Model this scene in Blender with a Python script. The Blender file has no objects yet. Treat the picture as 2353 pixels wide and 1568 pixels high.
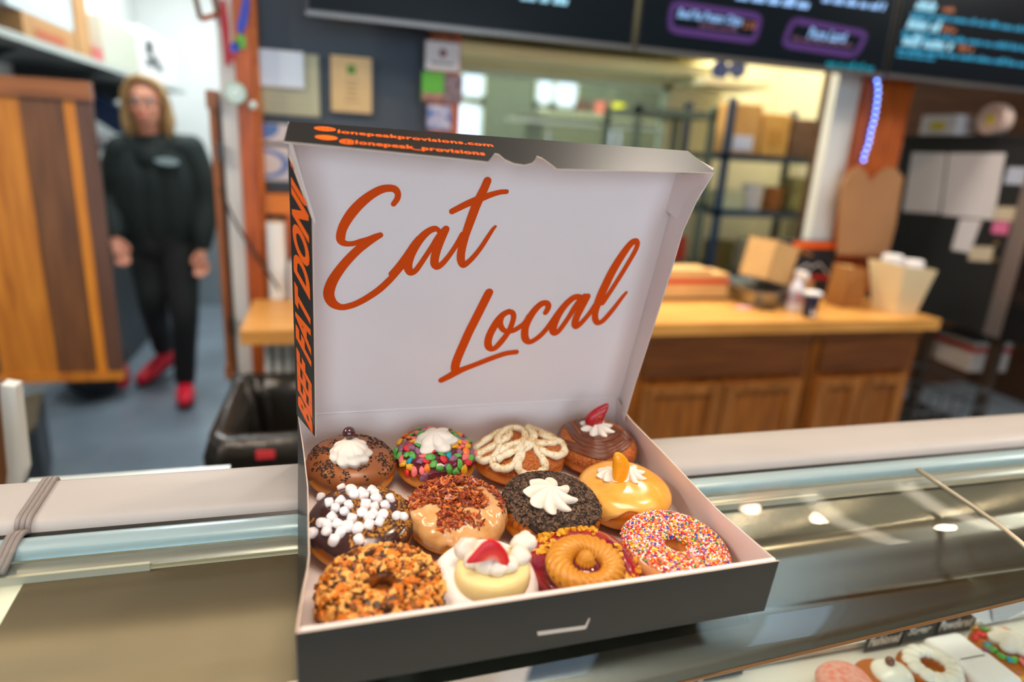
import bpy, bmesh, math, random
from mathutils import Vector, Matrix, noise
import numpy as np
SC = bpy.context.scene
COL = SC.collection
PI = math.pi
def V(*a): return Vector(a)
# ------------------------------------------------------------------ camera
F_PX, CX, CY, EYE = 1500.0, 1176.5, 784.0, 1.45
RC = np.array([[0.96275, -0.26431, 0.05696], [-0.02191, -0.28624, -0.95791], [0.26949, 0.92098, -0.28137]])
_u, _s, _vt = np.linalg.svd(RC); RC = _u @ _vt
cd = bpy.data.cameras.new('camera'); cam = bpy.data.objects.new('camera', cd); COL.objects.link(cam)
cd.sensor_width = 36.0; cd.lens = F_PX / 2353 * 36; cd.clip_start = 0.02; cd.clip_end = 60
cd.dof.use_dof = True; cd.dof.focus_distance = 0.66; cd.dof.aperture_fstop = 1.9; cd.dof.aperture_blades = 0
M = Matrix(((RC[0][0], -RC[1][0], -RC[2][0], 0), (RC[0][1], -RC[1][1], -RC[2][1], 0), (RC[0][2], -RC[1][2], -RC[2][2], EYE), (0, 0, 0, 1)))
cam.matrix_world = M
SC.camera = cam
# ------------------------------------------------------------------ colour management, world
SC.view_settings.view_transform = 'Standard'; SC.view_settings.look = 'None'
SC.view_settings.gamma = 1.0; SC.view_settings.exposure = -0.28; SC.view_settings.use_curve_mapping = False
try:
    SC.cycles.use_denoising = True
    SC.cycles.max_bounces = 10; SC.cycles.diffuse_bounces = 5; SC.cycles.glossy_bounces = 5
    SC.cycles.transparent_max_bounces = 16; SC.cycles.sample_clamp_indirect = 6.0
    SC.cycles.caustics_reflective = False; SC.cycles.caustics_refractive = False
except Exception: pass
wd = bpy.data.worlds.new('world'); SC.world = wd; wd.use_nodes = True
wn = wd.node_tree.nodes; bg = wn['Background']
bg.inputs[0].default_value = (0.70, 0.82, 1.0, 1); bg.inputs[1].default_value = 2.2
def area(name, loc, rot, sx, sy, power, col, shape='RECTANGLE', spread=None):
    l = bpy.data.lights.new(name, 'AREA'); l.shape = shape; l.size = sx
    if shape in ('RECTANGLE', 'ELLIPSE'): l.size_y = sy
    l.energy = power; l.color = col
    if spread: l.spread = spread
    o = bpy.data.objects.new(name, l); COL.objects.link(o); o.location = loc; o.rotation_euler = rot
    return o
WARM = (1.0, 0.80, 0.60); COOL = (0.74, 0.87, 1.0)
# daylight coming in through the shop windows behind the photographer
area('window_daylight', (-1.2, -3.9, 1.75), (math.radians(90), 0, 0), 1.9, 1.7, 56, COOL)
area('window_daylight', (1.3, -3.9, 1.75), (math.radians(90), 0, 0), 1.9, 1.7, 56, COOL)
# fill lights added over the kitchen and over the bakery room behind the pass-through
area('kitchen_fill_light', (-0.75, 3.6, 2.83), (0, 0, 0), 0.6, 1.6, 62, (0.93, 0.98, 1.0))
area('far_kitchen_fill', (-0.85, 5.5, 2.83), (0, 0, 0), 0.6, 1.0, 42, (0.93, 0.98, 1.0))
area('bakery_fill_light', (1.6, 3.05, 2.83), (0, 0, 0), 2.4, 0.7, 95, (1.0, 0.93, 0.74))
area('far_bakery_fill', (1.9, 5.0, 2.83), (0, 0, 0), 2.0, 1.0, 110, (0.95, 1.0, 0.88))
area('shop_fill_light', (-2.4, 0.6, 2.86), (0, 0, 0), 0.6, 1.2, 60, (1.0, 0.94, 0.86))  # added fill with no fixture, brightens the left of the shop
area('shop_fill_light', (3.9, 0.9, 2.86), (0, 0, 0), 0.5, 1.0, 70, (1.0, 0.94, 0.86))  # added fill with no fixture, brightens the right of the shop
area('case_overhead_fill', (.25, -.05, 2.86), (0, 0, 0), .8, .8, 27, (1.0, .80, .62))  # fill added overhead to brighten the tray and the donuts
area('aisle_fill', (1.2, 1.85, 2.86), (0, 0, 0), .3, .3, 26, (1.0, .88, .74))  # fill added to brighten the papers on the oven side
# ------------------------------------------------------------------ ray helpers: a pixel and a plane give a point
def ray(x, y):
    d = RC.T @ np.array([(x - CX) / F_PX, (y - CY) / F_PX, 1.0]); return Vector(d)
def atY(x, y, Y): d = ray(x, y); return V(0, 0, EYE) + d * (Y / d.y)
def atX(x, y, X): d = ray(x, y); return V(0, 0, EYE) + d * (X / d.x)
def atZ(x, y, Z): d = ray(x, y); return V(0, 0, EYE) + d * ((Z - EYE) / d.z)
# ------------------------------------------------------------------ materials
_M = {}
def srgb(c):
    if isinstance(c, str):
        c = c.lstrip('#'); c = [int(c[i:i+2], 16) / 255 for i in (0, 2, 4)]
    return tuple((x / 12.92 if x <= 0.04045 else ((x + 0.055) / 1.055) ** 2.4) for x in c[:3]) + (1,)
def mat(name, col, rough=0.5, metal=0.0, spec=0.5, emit=None, es=0.0, sss=0.0, ssr=(1, .4, .2), bump=0.0, bscale=200.0, var=0.0, vscale=8.0, col2=None, coat=0.0, trans=0.0, sscale=0.004, lo=.35, hi=.65, detail=4.0, stretch=(1, 1, 1), space='Object'):
    """principled material with optional noise colour variation and noise bump"""
    if name in _M: return _M[name]
    m = bpy.data.materials.new(name); m.use_nodes = True; nt = m.node_tree; b = nt.nodes['Principled BSDF']
    c = srgb(col); b.inputs['Base Color'].default_value = c
    b.inputs['Roughness'].default_value = rough; b.inputs['Metallic'].default_value = metal
    b.inputs['Specular IOR Level'].default_value = spec; b.inputs['Coat Weight'].default_value = coat
    b.inputs['Coat Roughness'].default_value = 0.08
    b.inputs['Transmission Weight'].default_value = trans
    if emit is not None:
        b.inputs['Emission Color'].default_value = srgb(emit); b.inputs['Emission Strength'].default_value = es
    if sss > 0:
        b.inputs['Subsurface Weight'].default_value = sss; b.inputs['Subsurface Radius'].default_value = ssr
        b.inputs['Subsurface Scale'].default_value = sscale
    tc = nt.nodes.new('ShaderNodeTexCoord'); mp = nt.nodes.new('ShaderNodeMapping'); mp.inputs['Scale'].default_value = stretch
    nt.links.new(tc.outputs[space], mp.inputs['Vector'])
    nz = nt.nodes.new('ShaderNodeTexNoise'); nz.inputs['Scale'].default_value = vscale; nz.inputs['Detail'].default_value = detail
    nt.links.new(mp.outputs[0], nz.inputs['Vector'])
    rp = nt.nodes.new('ShaderNodeValToRGB'); rp.color_ramp.elements[0].position = lo; rp.color_ramp.elements[1].position = hi
    if col2 is not None: c2 = srgb(col2)
    else:
        k = 1 - max(var, 0.04); c2 = (c[0] * k, c[1] * k, c[2] * k, 1)
    rp.color_ramp.elements[0].color = c; rp.color_ramp.elements[1].color = c2
    nt.links.new(nz.outputs['Fac'], rp.inputs[0]); nt.links.new(rp.outputs[0], b.inputs['Base Color'])
    if bump > 0:
        n2 = nt.nodes.new('ShaderNodeTexNoise'); n2.inputs['Scale'].default_value = bscale; n2.inputs['Detail'].default_value = 3
        nt.links.new(mp.outputs[0], n2.inputs['Vector'])
        bp = nt.nodes.new('ShaderNodeBump'); bp.inputs['Strength'].default_value = bump; bp.inputs['Distance'].default_value = 0.002
        nt.links.new(n2.outputs['Fac'], bp.inputs['Height']); nt.links.new(bp.outputs[0], b.inputs['Normal'])
    _M[name] = m; return m
def wood(name, c1, c2, scale=6.0, axis='X', rough=0.5, bump=0.15, c3=None, str_=10):
    """wood grain: noise stretched along the grain"""
    s = {'X': (1, str_, str_), 'Y': (str_, 1, str_), 'Z': (str_, str_, 1)}[axis]
    return mat(name, c1, rough=rough, col2=c2, vscale=scale, stretch=s, bump=bump, bscale=scale * 2.2, lo=.3, hi=.7, detail=6)
def glass_mat(name, tint=(0.93, 0.97, 0.96), rough=0.0, fac=0.06, ior=1.5, tintw=1.0):
    if name in _M: return _M[name]
    m = bpy.data.materials.new(name); m.use_nodes = True; nt = m.node_tree; nt.nodes.clear()
    out = nt.nodes.new('ShaderNodeOutputMaterial'); mx = nt.nodes.new('ShaderNodeMixShader'); tr = nt.nodes.new('ShaderNodeBsdfTransparent')
    gl = nt.nodes.new('ShaderNodeBsdfGlossy'); fr = nt.nodes.new('ShaderNodeFresnel'); fr.inputs[0].default_value = ior
    tr.inputs[0].default_value = (*tint, 1); gl.inputs['Roughness'].default_value = rough; gl.inputs[0].default_value = (1, 1, 1, 1)
    ge = nt.nodes.new('ShaderNodeNewGeometry'); mu = nt.nodes.new('ShaderNodeMath'); mu.operation = 'MULTIPLY'; iv_ = nt.nodes.new('ShaderNodeMath'); iv_.operation = 'SUBTRACT'; iv_.inputs[0].default_value = 1.0
    nt.links.new(ge.outputs['Backfacing'], iv_.inputs[1]); nt.links.new(iv_.outputs[0], mu.inputs[0]); nt.links.new(fr.outputs[0], mu.inputs[1])
    nt.links.new(mu.outputs[0], mx.inputs[0]); nt.links.new(tr.outputs[0], mx.inputs[1]); nt.links.new(gl.outputs[0], mx.inputs[2]); nt.links.new(mx.outputs[0], out.inputs[0])
    _M[name] = m; return m
def emis(name, col, s):
    if name in _M: return _M[name]
    m = bpy.data.materials.new(name); m.use_nodes = True; b = m.node_tree.nodes['Principled BSDF']
    b.inputs['Base Color'].default_value = (0.004, 0.004, 0.004, 1); b.inputs['Emission Color'].default_value = srgb(col); b.inputs['Emission Strength'].default_value = s
    b.inputs['Roughness'].default_value = 0.25; b.inputs['Specular IOR Level'].default_value = .12
    _M[name] = m; return m
# ------------------------------------------------------------------ mesh builder
class MB:
    def __init__(s): s.v = []; s.f = []; s.mi = []
    def add(s, vs, fs, mi=0):
        n = len(s.v); s.v += [tuple(p) for p in vs]; s.f += [tuple(i + n for i in f) for f in fs]; s.mi += [mi] * len(fs); return s
    def box(s, a, b, mi=0, mtx=None):
        x0, y0, z0 = [min(a[i], b[i]) for i in range(3)]; x1, y1, z1 = [max(a[i], b[i]) for i in range(3)]
        vs = [V(x, y, z) for z in (z0, z1) for y in (y0, y1) for x in (x0, x1)]
        if mtx is not None: vs = [mtx @ p for p in vs]
        return s.add(vs, [(0, 2, 3, 1), (4, 5, 7, 6), (0, 1, 5, 4), (2, 6, 7, 3), (0, 4, 6, 2), (1, 3, 7, 5)], mi)
    def cbox(s, c, d, mi=0, rz=0.0, rx=0.0, ry=0.0):
        m = Matrix.Translation(c) @ Matrix.Rotation(rz, 4, 'Z') @ Matrix.Rotation(ry, 4, 'Y') @ Matrix.Rotation(rx, 4, 'X')
        return s.box((-d[0] / 2, -d[1] / 2, -d[2] / 2), (d[0] / 2, d[1] / 2, d[2] / 2), mi, m)
    def prism(s, pts, d, mi=0):
        """polygon pts (3D, planar) extruded by vector d"""
        n = len(pts); d = Vector(d); pts = [Vector(p) for p in pts]
        vs = pts + [p + d for p in pts]
        fs = [tuple(range(n - 1, -1, -1)), tuple(range(n, 2 * n))] + [(i, (i + 1) % n, n + (i + 1) % n, n + i) for i in range(n)]
        return s.add(vs, fs, mi)
    def tube(s, path, r, n=8, mi=0, cap=True, flat=1.0):
        path = [Vector(p) for p in path]; m = len(path); vs = []; up = None
        for i, p in enumerate(path):
            t = (path[min(i + 1, m - 1)] - path[max(i - 1, 0)])
            t = t.normalized() if t.length > 1e-9 else V(0, 0, 1)
            if up is None: up = V(0, 0, 1) if abs(t.z) < 0.9 else V(1, 0, 0)
            a = t.cross(up)
            if a.length < 1e-6: a = t.cross(V(1, 0.3, 0))
            a.normalize(); b = a.cross(t).normalized(); up = b
            rr = r[i] if hasattr(r, '__len__') else r
            for k in range(n):
                an = 2 * PI * k / n; vs.append(p + a * math.cos(an) * rr + b * math.sin(an) * rr * flat)
        fs = [(i * n + k, i * n + (k + 1) % n, (i + 1) * n + (k + 1) % n, (i + 1) * n + k) for i in range(m - 1) for k in range(n)]
        if cap: fs += [tuple(range(n - 1, -1, -1)), tuple((m - 1) * n + k for k in range(n))]
        return s.add(vs, fs, mi)
    def lathe(s, prof, c=(0, 0, 0), n=24, mi=0, mtx=None, mod=None):
        """prof: list of (r,z); mod(phi,r,z)->(r,z)"""
        c = Vector(c); vs = []
        for r, z in prof:
            for k in range(n):
                a = 2 * PI * k / n; rr, zz = (r, z) if mod is None else mod(a, r, z)
                p = V(rr * math.cos(a), rr * math.sin(a), zz)
                if mtx is not None: p = mtx @ p
                vs.append(p + c)
        m = len(prof); fs = [(i * n + k, i * n + (k + 1) % n, (i + 1) * n + (k + 1) % n, (i + 1) * n + k) for i in range(m - 1) for k in range(n)]
        fs += [tuple(range(n - 1, -1, -1)), tuple((m - 1) * n + k for k in range(n))]
        return s.add(vs, fs, mi)
    def grid(s, pts, mi=0, closed_u=False, flip=False):
        """pts[i][j] -> vertices"""
        a, b = len(pts), len(pts[0]); vs = [p for row in pts for p in row]; fs = []
        for i in range(a - (0 if closed_u else 1)):
            for j in range(b - 1):
                q = (i * b + j, ((i + 1) % a) * b + j, ((i + 1) % a) * b + j + 1, i * b + j + 1); fs.append(q[::-1] if flip else q)
        return s.add(vs, fs, mi)
    def sphere(s, c, r, n=8, m=6, mi=0, sc=(1, 1, 1)):
        c = Vector(c); pr = [(math.sin(PI * i / m) * r + 1e-5, -math.cos(PI * i / m) * r) for i in range(m + 1)]
        return s.lathe(pr, c, n, mi, Matrix.Diagonal((sc[0], sc[1], sc[2], 1)))
    def build(s, name, mats, parent=None, smooth=False, mtx=None, auto=None):
        me = bpy.data.meshes.new(name); me.from_pydata(s.v, [], s.f); me.update()
        if not isinstance(mats, (list, tuple)): mats = [mats]
        for m in mats: me.materials.append(m)
        if len(mats) > 1: me.polygons.foreach_set('material_index', s.mi)
        if smooth or auto: me.polygons.foreach_set('use_smooth', [True] * len(me.polygons))
        if auto: me.set_sharp_from_angle(angle=math.radians(auto))
        o = bpy.data.objects.new(name, me); COL.objects.link(o)
        if parent is not None:
            o.parent = parent
            if mtx is None: o.matrix_parent_inverse = world_of(parent).inverted()
        if mtx is not None: o.matrix_basis = mtx
        return o
def world_of(o):
    m = o.matrix_basis.copy()
    if o.parent is not None: m = world_of(o.parent) @ o.matrix_parent_inverse @ m
    return m
def thing(name, label, cat, loc=(0, 0, 0), group=None, mtx=None):
    o = bpy.data.objects.new(name, None); COL.objects.link(o); o.empty_display_size = 0.05
    if mtx is not None: o.matrix_world = mtx
    else: o.location = loc
    return tag(o, label, cat, group)
def tag(o, label, cat, group=None, kind=None):
    o['label'] = label; o['category'] = cat
    if group: o['group'] = group
    if kind: o['kind'] = kind
    return o
def struct(o): o['kind'] = 'structure'; return o
def local(o, parent):
    """put a world-built mesh under a parent, in the parent's own coordinates"""
    o.parent = parent; o.matrix_parent_inverse = Matrix.Identity(4); return o
def text_mesh(body, size, shear=0.0, offset=0.0, align='LEFT', spacing=1.0, extrude=0.0, res=3):
    cu = bpy.data.curves.new('txt', 'FONT'); cu.body = body; cu.size = size; cu.shear = shear; cu.offset = offset
    cu.align_x = align; cu.space_character = spacing; cu.extrude = extrude; cu.resolution_u = res
    o = bpy.data.objects.new('txt', cu); COL.objects.link(o)
    bpy.context.view_layer.update()
    me = bpy.data.meshes.new_from_object(o.evaluated_get(bpy.context.evaluated_depsgraph_get()))
    COL.objects.unlink(o); bpy.data.objects.remove(o)
    vs = [tuple(v.co) for v in me.vertices]; fs = [tuple(p.vertices) for p in me.polygons]; bpy.data.meshes.remove(me)
    return vs, fs
def fit(vs, w, h=None):
    xs = [v[0] for v in vs]; ys = [v[1] for v in vs]; x0, x1, y0, y1 = min(xs), max(xs), min(ys), max(ys)
    sx = w / (x1 - x0); sy = (h / (y1 - y0)) if h else sx
    return [((v[0] - x0) * sx, (v[1] - y0) * sy, v[2]) for v in vs]
def panel4(mb, A, B, Cc, D, th, mi=0):
    """slab with four front corners, thickness th away from their normal"""
    n = (Vector(B) - Vector(A)).cross(Vector(D) - Vector(A)).normalized() * -th
    mb.prism([A, B, Cc, D], n, mi)
    return mb
def R(seed): return random.Random(seed)
def smooth_path(pts, n=6):
    """Catmull-Rom through tuples of any dimension"""
    P = [np.array(p, float) for p in pts]; out = []
    for i in range(len(P) - 1):
        p0 = P[max(i - 1, 0)]; p1 = P[i]; p2 = P[i + 1]; p3 = P[min(i + 2, len(P) - 1)]
        for k in range(n):
            t = k / n; out.append(0.5 * ((2 * p1) + (-p0 + p2) * t + (2 * p0 - 5 * p1 + 4 * p2 - p3) * t * t + (-p0 + 3 * p1 - 3 * p2 + p3) * t ** 3))
    out.append(P[-1]); return out
# ================================================================== the room
def slab(name, a, b, m): return struct(MB().box(a, b).build(name, m))
m_slate = mat('slate_paint', '#4a5764', rough=0.75, var=0.06, vscale=3)
m_white = mat('white_paint', '#dfe3e2', rough=0.6, var=0.05, vscale=2)
m_cream = mat('cream_paint', '#e2dcbd', rough=0.6, var=0.06, vscale=2)
m_floor = mat('floor_epoxy', '#8593a0', rough=0.28, col2='#67727c', vscale=2.2, lo=.3, hi=.75)
m_ceil = mat('ceiling_grey', '#e6dccb', rough=0.8, var=0.1, vscale=2)
m_brownwall = wood('brown_wall_boards', '#5a3a24', '#3b2618', 3, 'X')
m_cedar = wood('cedar_post', '#c8621a', '#8c3c0c', 7, 'Z', rough=0.45)
m_cedarL = wood('cedar_light', '#e8861a', '#bd6410', 7, 'X', rough=0.45)
m_butcher = wood('butcher_block', '#e6ad60', '#c98d44', 5, 'X', rough=0.35)
m_cab = wood('cabinet_wood', '#b8732c', '#7d4a1a', 4, 'Z', rough=0.5)
m_cabD = wood('drawer_wood', '#7e4a20', '#5c3414', 4, 'X', rough=0.5)
m_plankO = wood('plank_orange', '#d48a2e', '#a35e18', 4, 'Z', rough=0.45)
m_plankD = wood('plank_dark', '#7e5230', '#5a3820', 4, 'Z', rough=0.45)
m_plankG = wood('plank_golden', '#e3922c', '#b56a18', 4, 'Z', rough=0.45)
m_railW = wood('rail_brown', '#a8693a', '#804c26', 4, 'X', rough=0.45)
m_steel = mat('steel', '#b9bcbc', rough=0.28, metal=1.0, bump=0.02, bscale=300)
m_black = mat('black_plastic', '#17191a', rough=0.35)
m_dkgrey = mat('dark_grey_metal', '#33373a', rough=0.4, metal=0.3)
m_paper = mat('white_paper', '#e9e7ea', rough=0.7)
m_kraft = mat('kraft_card', '#b98a55', rough=0.75, var=0.12, vscale=10)
m_kraftL = mat('kraft_card_light', '#d2a970', rough=0.75, var=0.1, vscale=10)
slab('floor', (-4.2, -4.1, -0.1), (5.2, 7.2, 0.0), m_floor)
slab('ceiling', (-4.2, -4.1, 2.9), (5.2, 7.2, 3.0), m_ceil)
slab('wall_left', (-3.6, -4.0, 0), (-3.5, 2.45, 2.9), m_slate)
slab('wall_right', (4.5, -4.0, 0), (4.6, 7.0, 2.9), m_brownwall)
# front wall behind the photographer: boards with two large shop windows
fw = MB()
for a, b in (((-3.6, 0), (4.6, 0.85)), ((-3.6, 2.65), (4.6, 2.9)), ((-3.6, 0.85), (-2.2, 2.65)), ((-0.2, 0.85), (0.3, 2.65)), ((2.3, 0.85), (4.6, 2.65))):
    fw.box((a[0], -4.1, a[1]), (b[0], -4.0, b[1]))
struct(fw.build('wall_front', wood('front_wall_boards', '#9a6038', '#6e4024', 3, 'X')))
for i, x in enumerate((-2.2, 0.3)):
    f = MB()
    for a, b in (((x, 0.85), (x + 2, 0.91)), ((x, 2.59), (x + 2, 2.65)), ((x, 0.85), (x + .06, 2.65)), ((x + 1.94, 0.85), (x + 2, 2.65)), ((x + .97, 0.85), (x + 1.03, 2.65))):
        f.box((a[0], -4.08, a[1]), (b[0], -4.02, b[1]))
    w = struct(f.build('window_%d' % (i + 1), m_white))
    MB().box((x + .06, -4.055, .91), (x + 1.94, -4.045, 2.59)).build('pane', glass_mat('window_glass'), w)
# back wall with the doorway on the left and the pass-through on the right
DX0, DX1, PX0, PX1, YB = -1.20, -0.305, 0.455, 2.085, 2.45
wb = MB()
for a, b in (((-3.6, 0), (DX0, 2.9)), ((DX0, 2.15), (DX1, 2.9)), ((DX1, 0), (PX0, 2.9)), ((PX0, 0), (PX1, 0.95)), ((PX0, 2.35), (PX1, 2.9))):
    wb.box((a[0], YB, a[1]), (b[0], YB + .12, b[1]))
struct(wb.build('wall_back', m_slate))
struct(MB().box((PX1, YB, 0), (2.40, YB + .12, 2.9)).build('wall_back_right', m_brownwall))
struct(MB().box((2.66, 3.45, 0), (4.5, 3.55, 2.9)).build('wall_niche', m_brownwall))
struct(MB().prism([V(2.39, 2.572, 0), V(2.40, 2.572, 0), V(2.665, 3.0, 0), V(2.665, 3.6, 0), V(2.63, 3.6, 0), V(2.63, 3.01, 0)], (0, 0, 2.9)).build('wall_bakery_right', m_cream))
# white door jamb on the right of the doorway
struct(MB().box((DX1 - .012, 2.385, 0), (-.262, 2.447, 2.15)).build('trim_1', m_white))
struct(MB().box((DX0 - .05, 2.385, 0), (DX0 + .01, 2.447, 2.15)).build('trim_2', m_white))
# cedar posts
post = tag(MB().box((-.262, 2.33, 0), (-.212, 2.45, 2.9)).build('cedar_post', m_cedar), 'orange-brown knotty cedar post at the right side of the doorway', 'post')
# post right side gets a bit wider (upper part of the photograph)
MB().box((-.212, 2.37, 0), (-.198, 2.45, 2.9)).build('side_strip', m_cedarL, post)
tag(MB().box((.352, 2.36, 0.95), (.452, 2.45, 2.9)).build('cedar_post', m_cedar), 'cedar post behind the pinned cards, left of the pass-through', 'post')
tag(MB().box((2.137, 2.37, 0.92), (2.375, 2.449, 2.9)).build('cedar_post', m_cedar), 'reddish cedar post right beside the blue light string', 'post')
struct(MB().box((2.02, 2.40, 0.92), (2.135, 2.448, 2.9)).build('trim_3', m_white))
# ------------------------------------------------------------------ kitchen behind the doorway
slab('wall_kitchen_left', (-1.65, 2.57, 0), (-1.55, 7.0, 2.9), m_white)
slab('wall_kitchen_far', (-1.65, 6.9, 0), (-.12, 7.0, 2.9), m_white)
slab('wall_kitchen_right', (-.22, 2.57, 0), (-.12, 7.0, 2.9), m_white)
# bakery room behind the pass-through
slab('wall_bakery_far', (-.12, 6.4, 0), (4.5, 6.5, 2.9), mat('bakery_far_wall', '#6d7463', rough=.7))
bw = MB()
for a, b in (((-.12, 0), (4.5, 1.30)), ((-.12, 1.845), (4.5, 2.9)), ((-.12, 1.30), (.28, 1.845)), ((1.90, 1.30), (4.5, 1.845))):
    bw.box((a[0], 3.6, a[1]), (b[0], 3.68, b[1]))
struct(bw.build('wall_bakery_partition', m_cream))
f = MB()
for a, b in (((.28, 1.30), (1.90, 1.33)), ((.28, 1.815), (1.90, 1.845)), ((.28, 1.30), (.31, 1.845)), ((1.86, 1.30), (1.90, 1.845))):
    f.box((a[0], 3.59, a[1]), (b[0], 3.62, b[1]))
w = struct(f.build('window_3', mat('pale_green_frame', '#c9dcd2', rough=.4)))
MB().box((.31, 3.60, 1.33), (1.86, 3.606, 1.815)).build('pane', glass_mat('window_glass'), w)
struct(MB().box((.2, 3.25, 1.965), (2.0, 3.60, 2.06)).build('trim_4', m_cream))
struct(MB().box((.2, 3.30, 1.875), (2.25, 3.60, 1.925)).build('trim_5', m_cream))
m_reflect = emis('reflection_glow', '#dcecff', 2.4)
def far_reflection(n, x0, y0, x1, y1, Y=6.38):  # glowing framed panes added to stand for reflections in the inner window glass
    a = atY(x0, y0, Y); b = atY(x1, y1, Y)
    fr = MB(); t = .03
    for p, q in (((a.x, b.z), (b.x, b.z + t)), ((a.x, a.z - t), (b.x, a.z)), ((a.x, b.z), (a.x + t, a.z)), ((b.x - t, b.z), (b.x, a.z))):
        fr.box((p[0], Y - .03, p[1]), (q[0], Y, q[1]))
    w = struct(fr.build('window_%d' % n, m_white))
    MB().box((a.x + t, Y - .012, b.z + t), (b.x - t, Y - .002, a.z - t)).build('pane', m_reflect, w)
far_reflection(4, 1232, 178, 1268, 242); far_reflection(5, 1275, 180, 1322, 250); far_reflection(6, 1226, 246, 1262, 300); far_reflection(7, 1268, 252, 1318, 305)
far_reflection(8, 1058, 158, 1112, 228); far_reflection(9, 1040, 235, 1105, 330)
# ------------------------------------------------------------------ swing doors
def swing_door():
    t = thing('swing_door', 'wide swing door of vertical orange and dark planks, closed, left of the woman', 'door', (-1.16, 2.35, .63))
    x0, x1, z0, z1, y = -1.165, -.672, .628, 1.572, 2.35
    cuts = [x0, -1.02, -.905, -.835, -.752, -.728, x1]; ms = [m_plankD, m_plankO, m_plankO, m_plankD, m_plankG, m_plankD]
    xb = [atY(q, 230, 2.35).x for q in (43, 143, 171)]
    seq = [(x0, -1.02, m_plankD), (-1.02, xb[0], m_plankO), (xb[0], xb[1], m_plankD), (xb[1], xb[2], m_plankG), (xb[2], x1 + .0, wood('plank_mauve', '#6b4a3c', '#55372a', 4, 'Z'))]
    for a, b, m in seq: MB().box((a + .001, y, z0 + .03), (b - .001, y + .018, z1 - .055)).build('plank', m, t)
    MB().box((x0, y - .012, z1 - .055), (x1, y + .026, z1)).build('top_rail', m_railW, t)
    MB().box((x0, y - .008, z0), (x1, y + .026, z0 + .03)).build('bottom_rail', m_plankO, t)
    for z in (.8, 1.4): MB().box((x0 - .012, y - .004, z), (x0 + .03, y + .022, z + .07)).build('hinge', m_black, t)
swing_door()
t = thing('swing_door', 'narrow edge of the plank swing door standing open against the white jamb', 'door', (-.33, 2.36, .62))
MB().box((-.352, 2.37, .62), (-.332, 2.85, 1.57)).build('plank', wood('plank_edge', '#a8622a', '#7d451b', 4, 'Z'), t)
MB().box((-.357, 2.36, 1.52), (-.327, 2.85, 1.575)).build('top_rail', m_railW, t)
MB().box((-.357, 2.36, .61), (-.327, 2.85, .66)).build('bottom_rail', m_railW, t)
for z in (.78, 1.36): MB().box((-.332, 2.352, z), (-.316, 2.372, z + .06)).build('hinge', m_black, t)
# ------------------------------------------------------------------ screens
def screen_pt(x, y, Y=2.1965): return atY(x, y, Y)
def tv(x0, x1, label):
    t = thing('menu_screen', label, 'screen', (x0, 2.2, 1.795))
    MB().box((x0, 2.2, 1.795), (x1, 2.25, 2.385)).build('housing', m_black, t)
    MB().box((x0 + .008, 2.198, 1.812), (x1 - .008, 2.2, 2.378)).build('display', emis('display_dark', '#062230', .35), t)
    MB().box((x0, 2.192, 1.793), (x1, 2.2, 1.806)).build('bottom_bezel', mat('bezel_grey', '#6e7072', rough=.3, metal=.6), t)
    MB().box(((x0 + x1) / 2 - .12, 2.25, 1.95), ((x0 + x1) / 2 + .12, 2.358 if x0 < 0 else 2.449, 2.2)).build('wall_bracket', m_dkgrey, t)
    return t
tv1 = tv(-.045, 1.003, 'leftmost of the black menu screens, dark blue and nearly blank')
tv2 = tv(1.018, 2.045, 'middle menu screen with two purple framed captions')
tv3 = tv(2.062, 3.10, 'rightmost menu screen full of slanted cyan text lines')
def stext(body, x0, y0, x1, h, m, parent, shear=.25, off=.0, name='caption'):
    """text on the screens: left end of the baseline at pixel x0,y0, reaching to x1"""
    a = screen_pt(x0, y0); b = screen_pt(x1, y0 + (x1 - x0) * .115)
    vs, fs = text_mesh(body, 1, shear, off, res=2); vs = fit(vs, b.x - a.x, h)
    return MB().add([(a.x + v[0], 2.1965, a.z + v[1]) for v in vs], fs).build(name, m, parent)
m_cy = emis('text_cyan', '#3fb0dc', .95); m_cyw = emis('text_pale_cyan', '#a6e0f6', 1.3); m_lb = emis('text_light_blue', '#9cc8ff', 1.5)
m_or = emis('text_orange', '#e08a60', .8); m_pu = emis('frame_purple', '#7a4fa0', .75); m_pk = emis('text_pink', '#9a6a8e', .6); m_te = emis('text_teal', '#10a0b8', .9)
def rframe(c, parent):
    """rounded frame of short dashes through four pixel corners"""
    P = [screen_pt(*q) for q in c]; mb = MB(); path = []
    ctr = sum(P, V(0, 0, 0)) / 4; r = .022
    for i in range(4):
        p, a, b = P[i], P[i - 1], P[(i + 1) % 4]
        d1 = (a - p).normalized() * r; d2 = (b - p).normalized() * r
        for k in range(5):
            s = k / 4; path.append(p + d1 * (1 - s) ** 2 + d2 * s ** 2)
    path.append(path[0]); L = 0; out = []
    for i in range(len(path) - 1):
        a, b = path[i], path[i + 1]; n = max(1, int((b - a).length / .0075))
        for k in range(n): out.append((a.lerp(b, k / n), (b - a).normalized()))
    for p, d in out:
        nrm = V(-d.z, 0, d.x); w = .011; e = .0028
        mb.add([p - d * e - nrm * w + V(0, -.0002, 0), p + d * e - nrm * w, p + d * e + nrm * w, p - d * e + nrm * w], [(0, 1, 2, 3)])
    return mb.build('dashed_frame', m_pu, parent)
rframe([(1545, 8), (1748, 38), (1734, 94), (1539, 68)], tv2); rframe([(1822, 46), (1992, 78), (1966, 127), (1800, 102)], tv2)
stext('Beef Fat Potato Chips', 1556, 46, 1704, .036, m_lb, tv2, .3, .015); stext('2.50', 1706, 64, 1736, .022, m_or, tv2, .1, .01)
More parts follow.
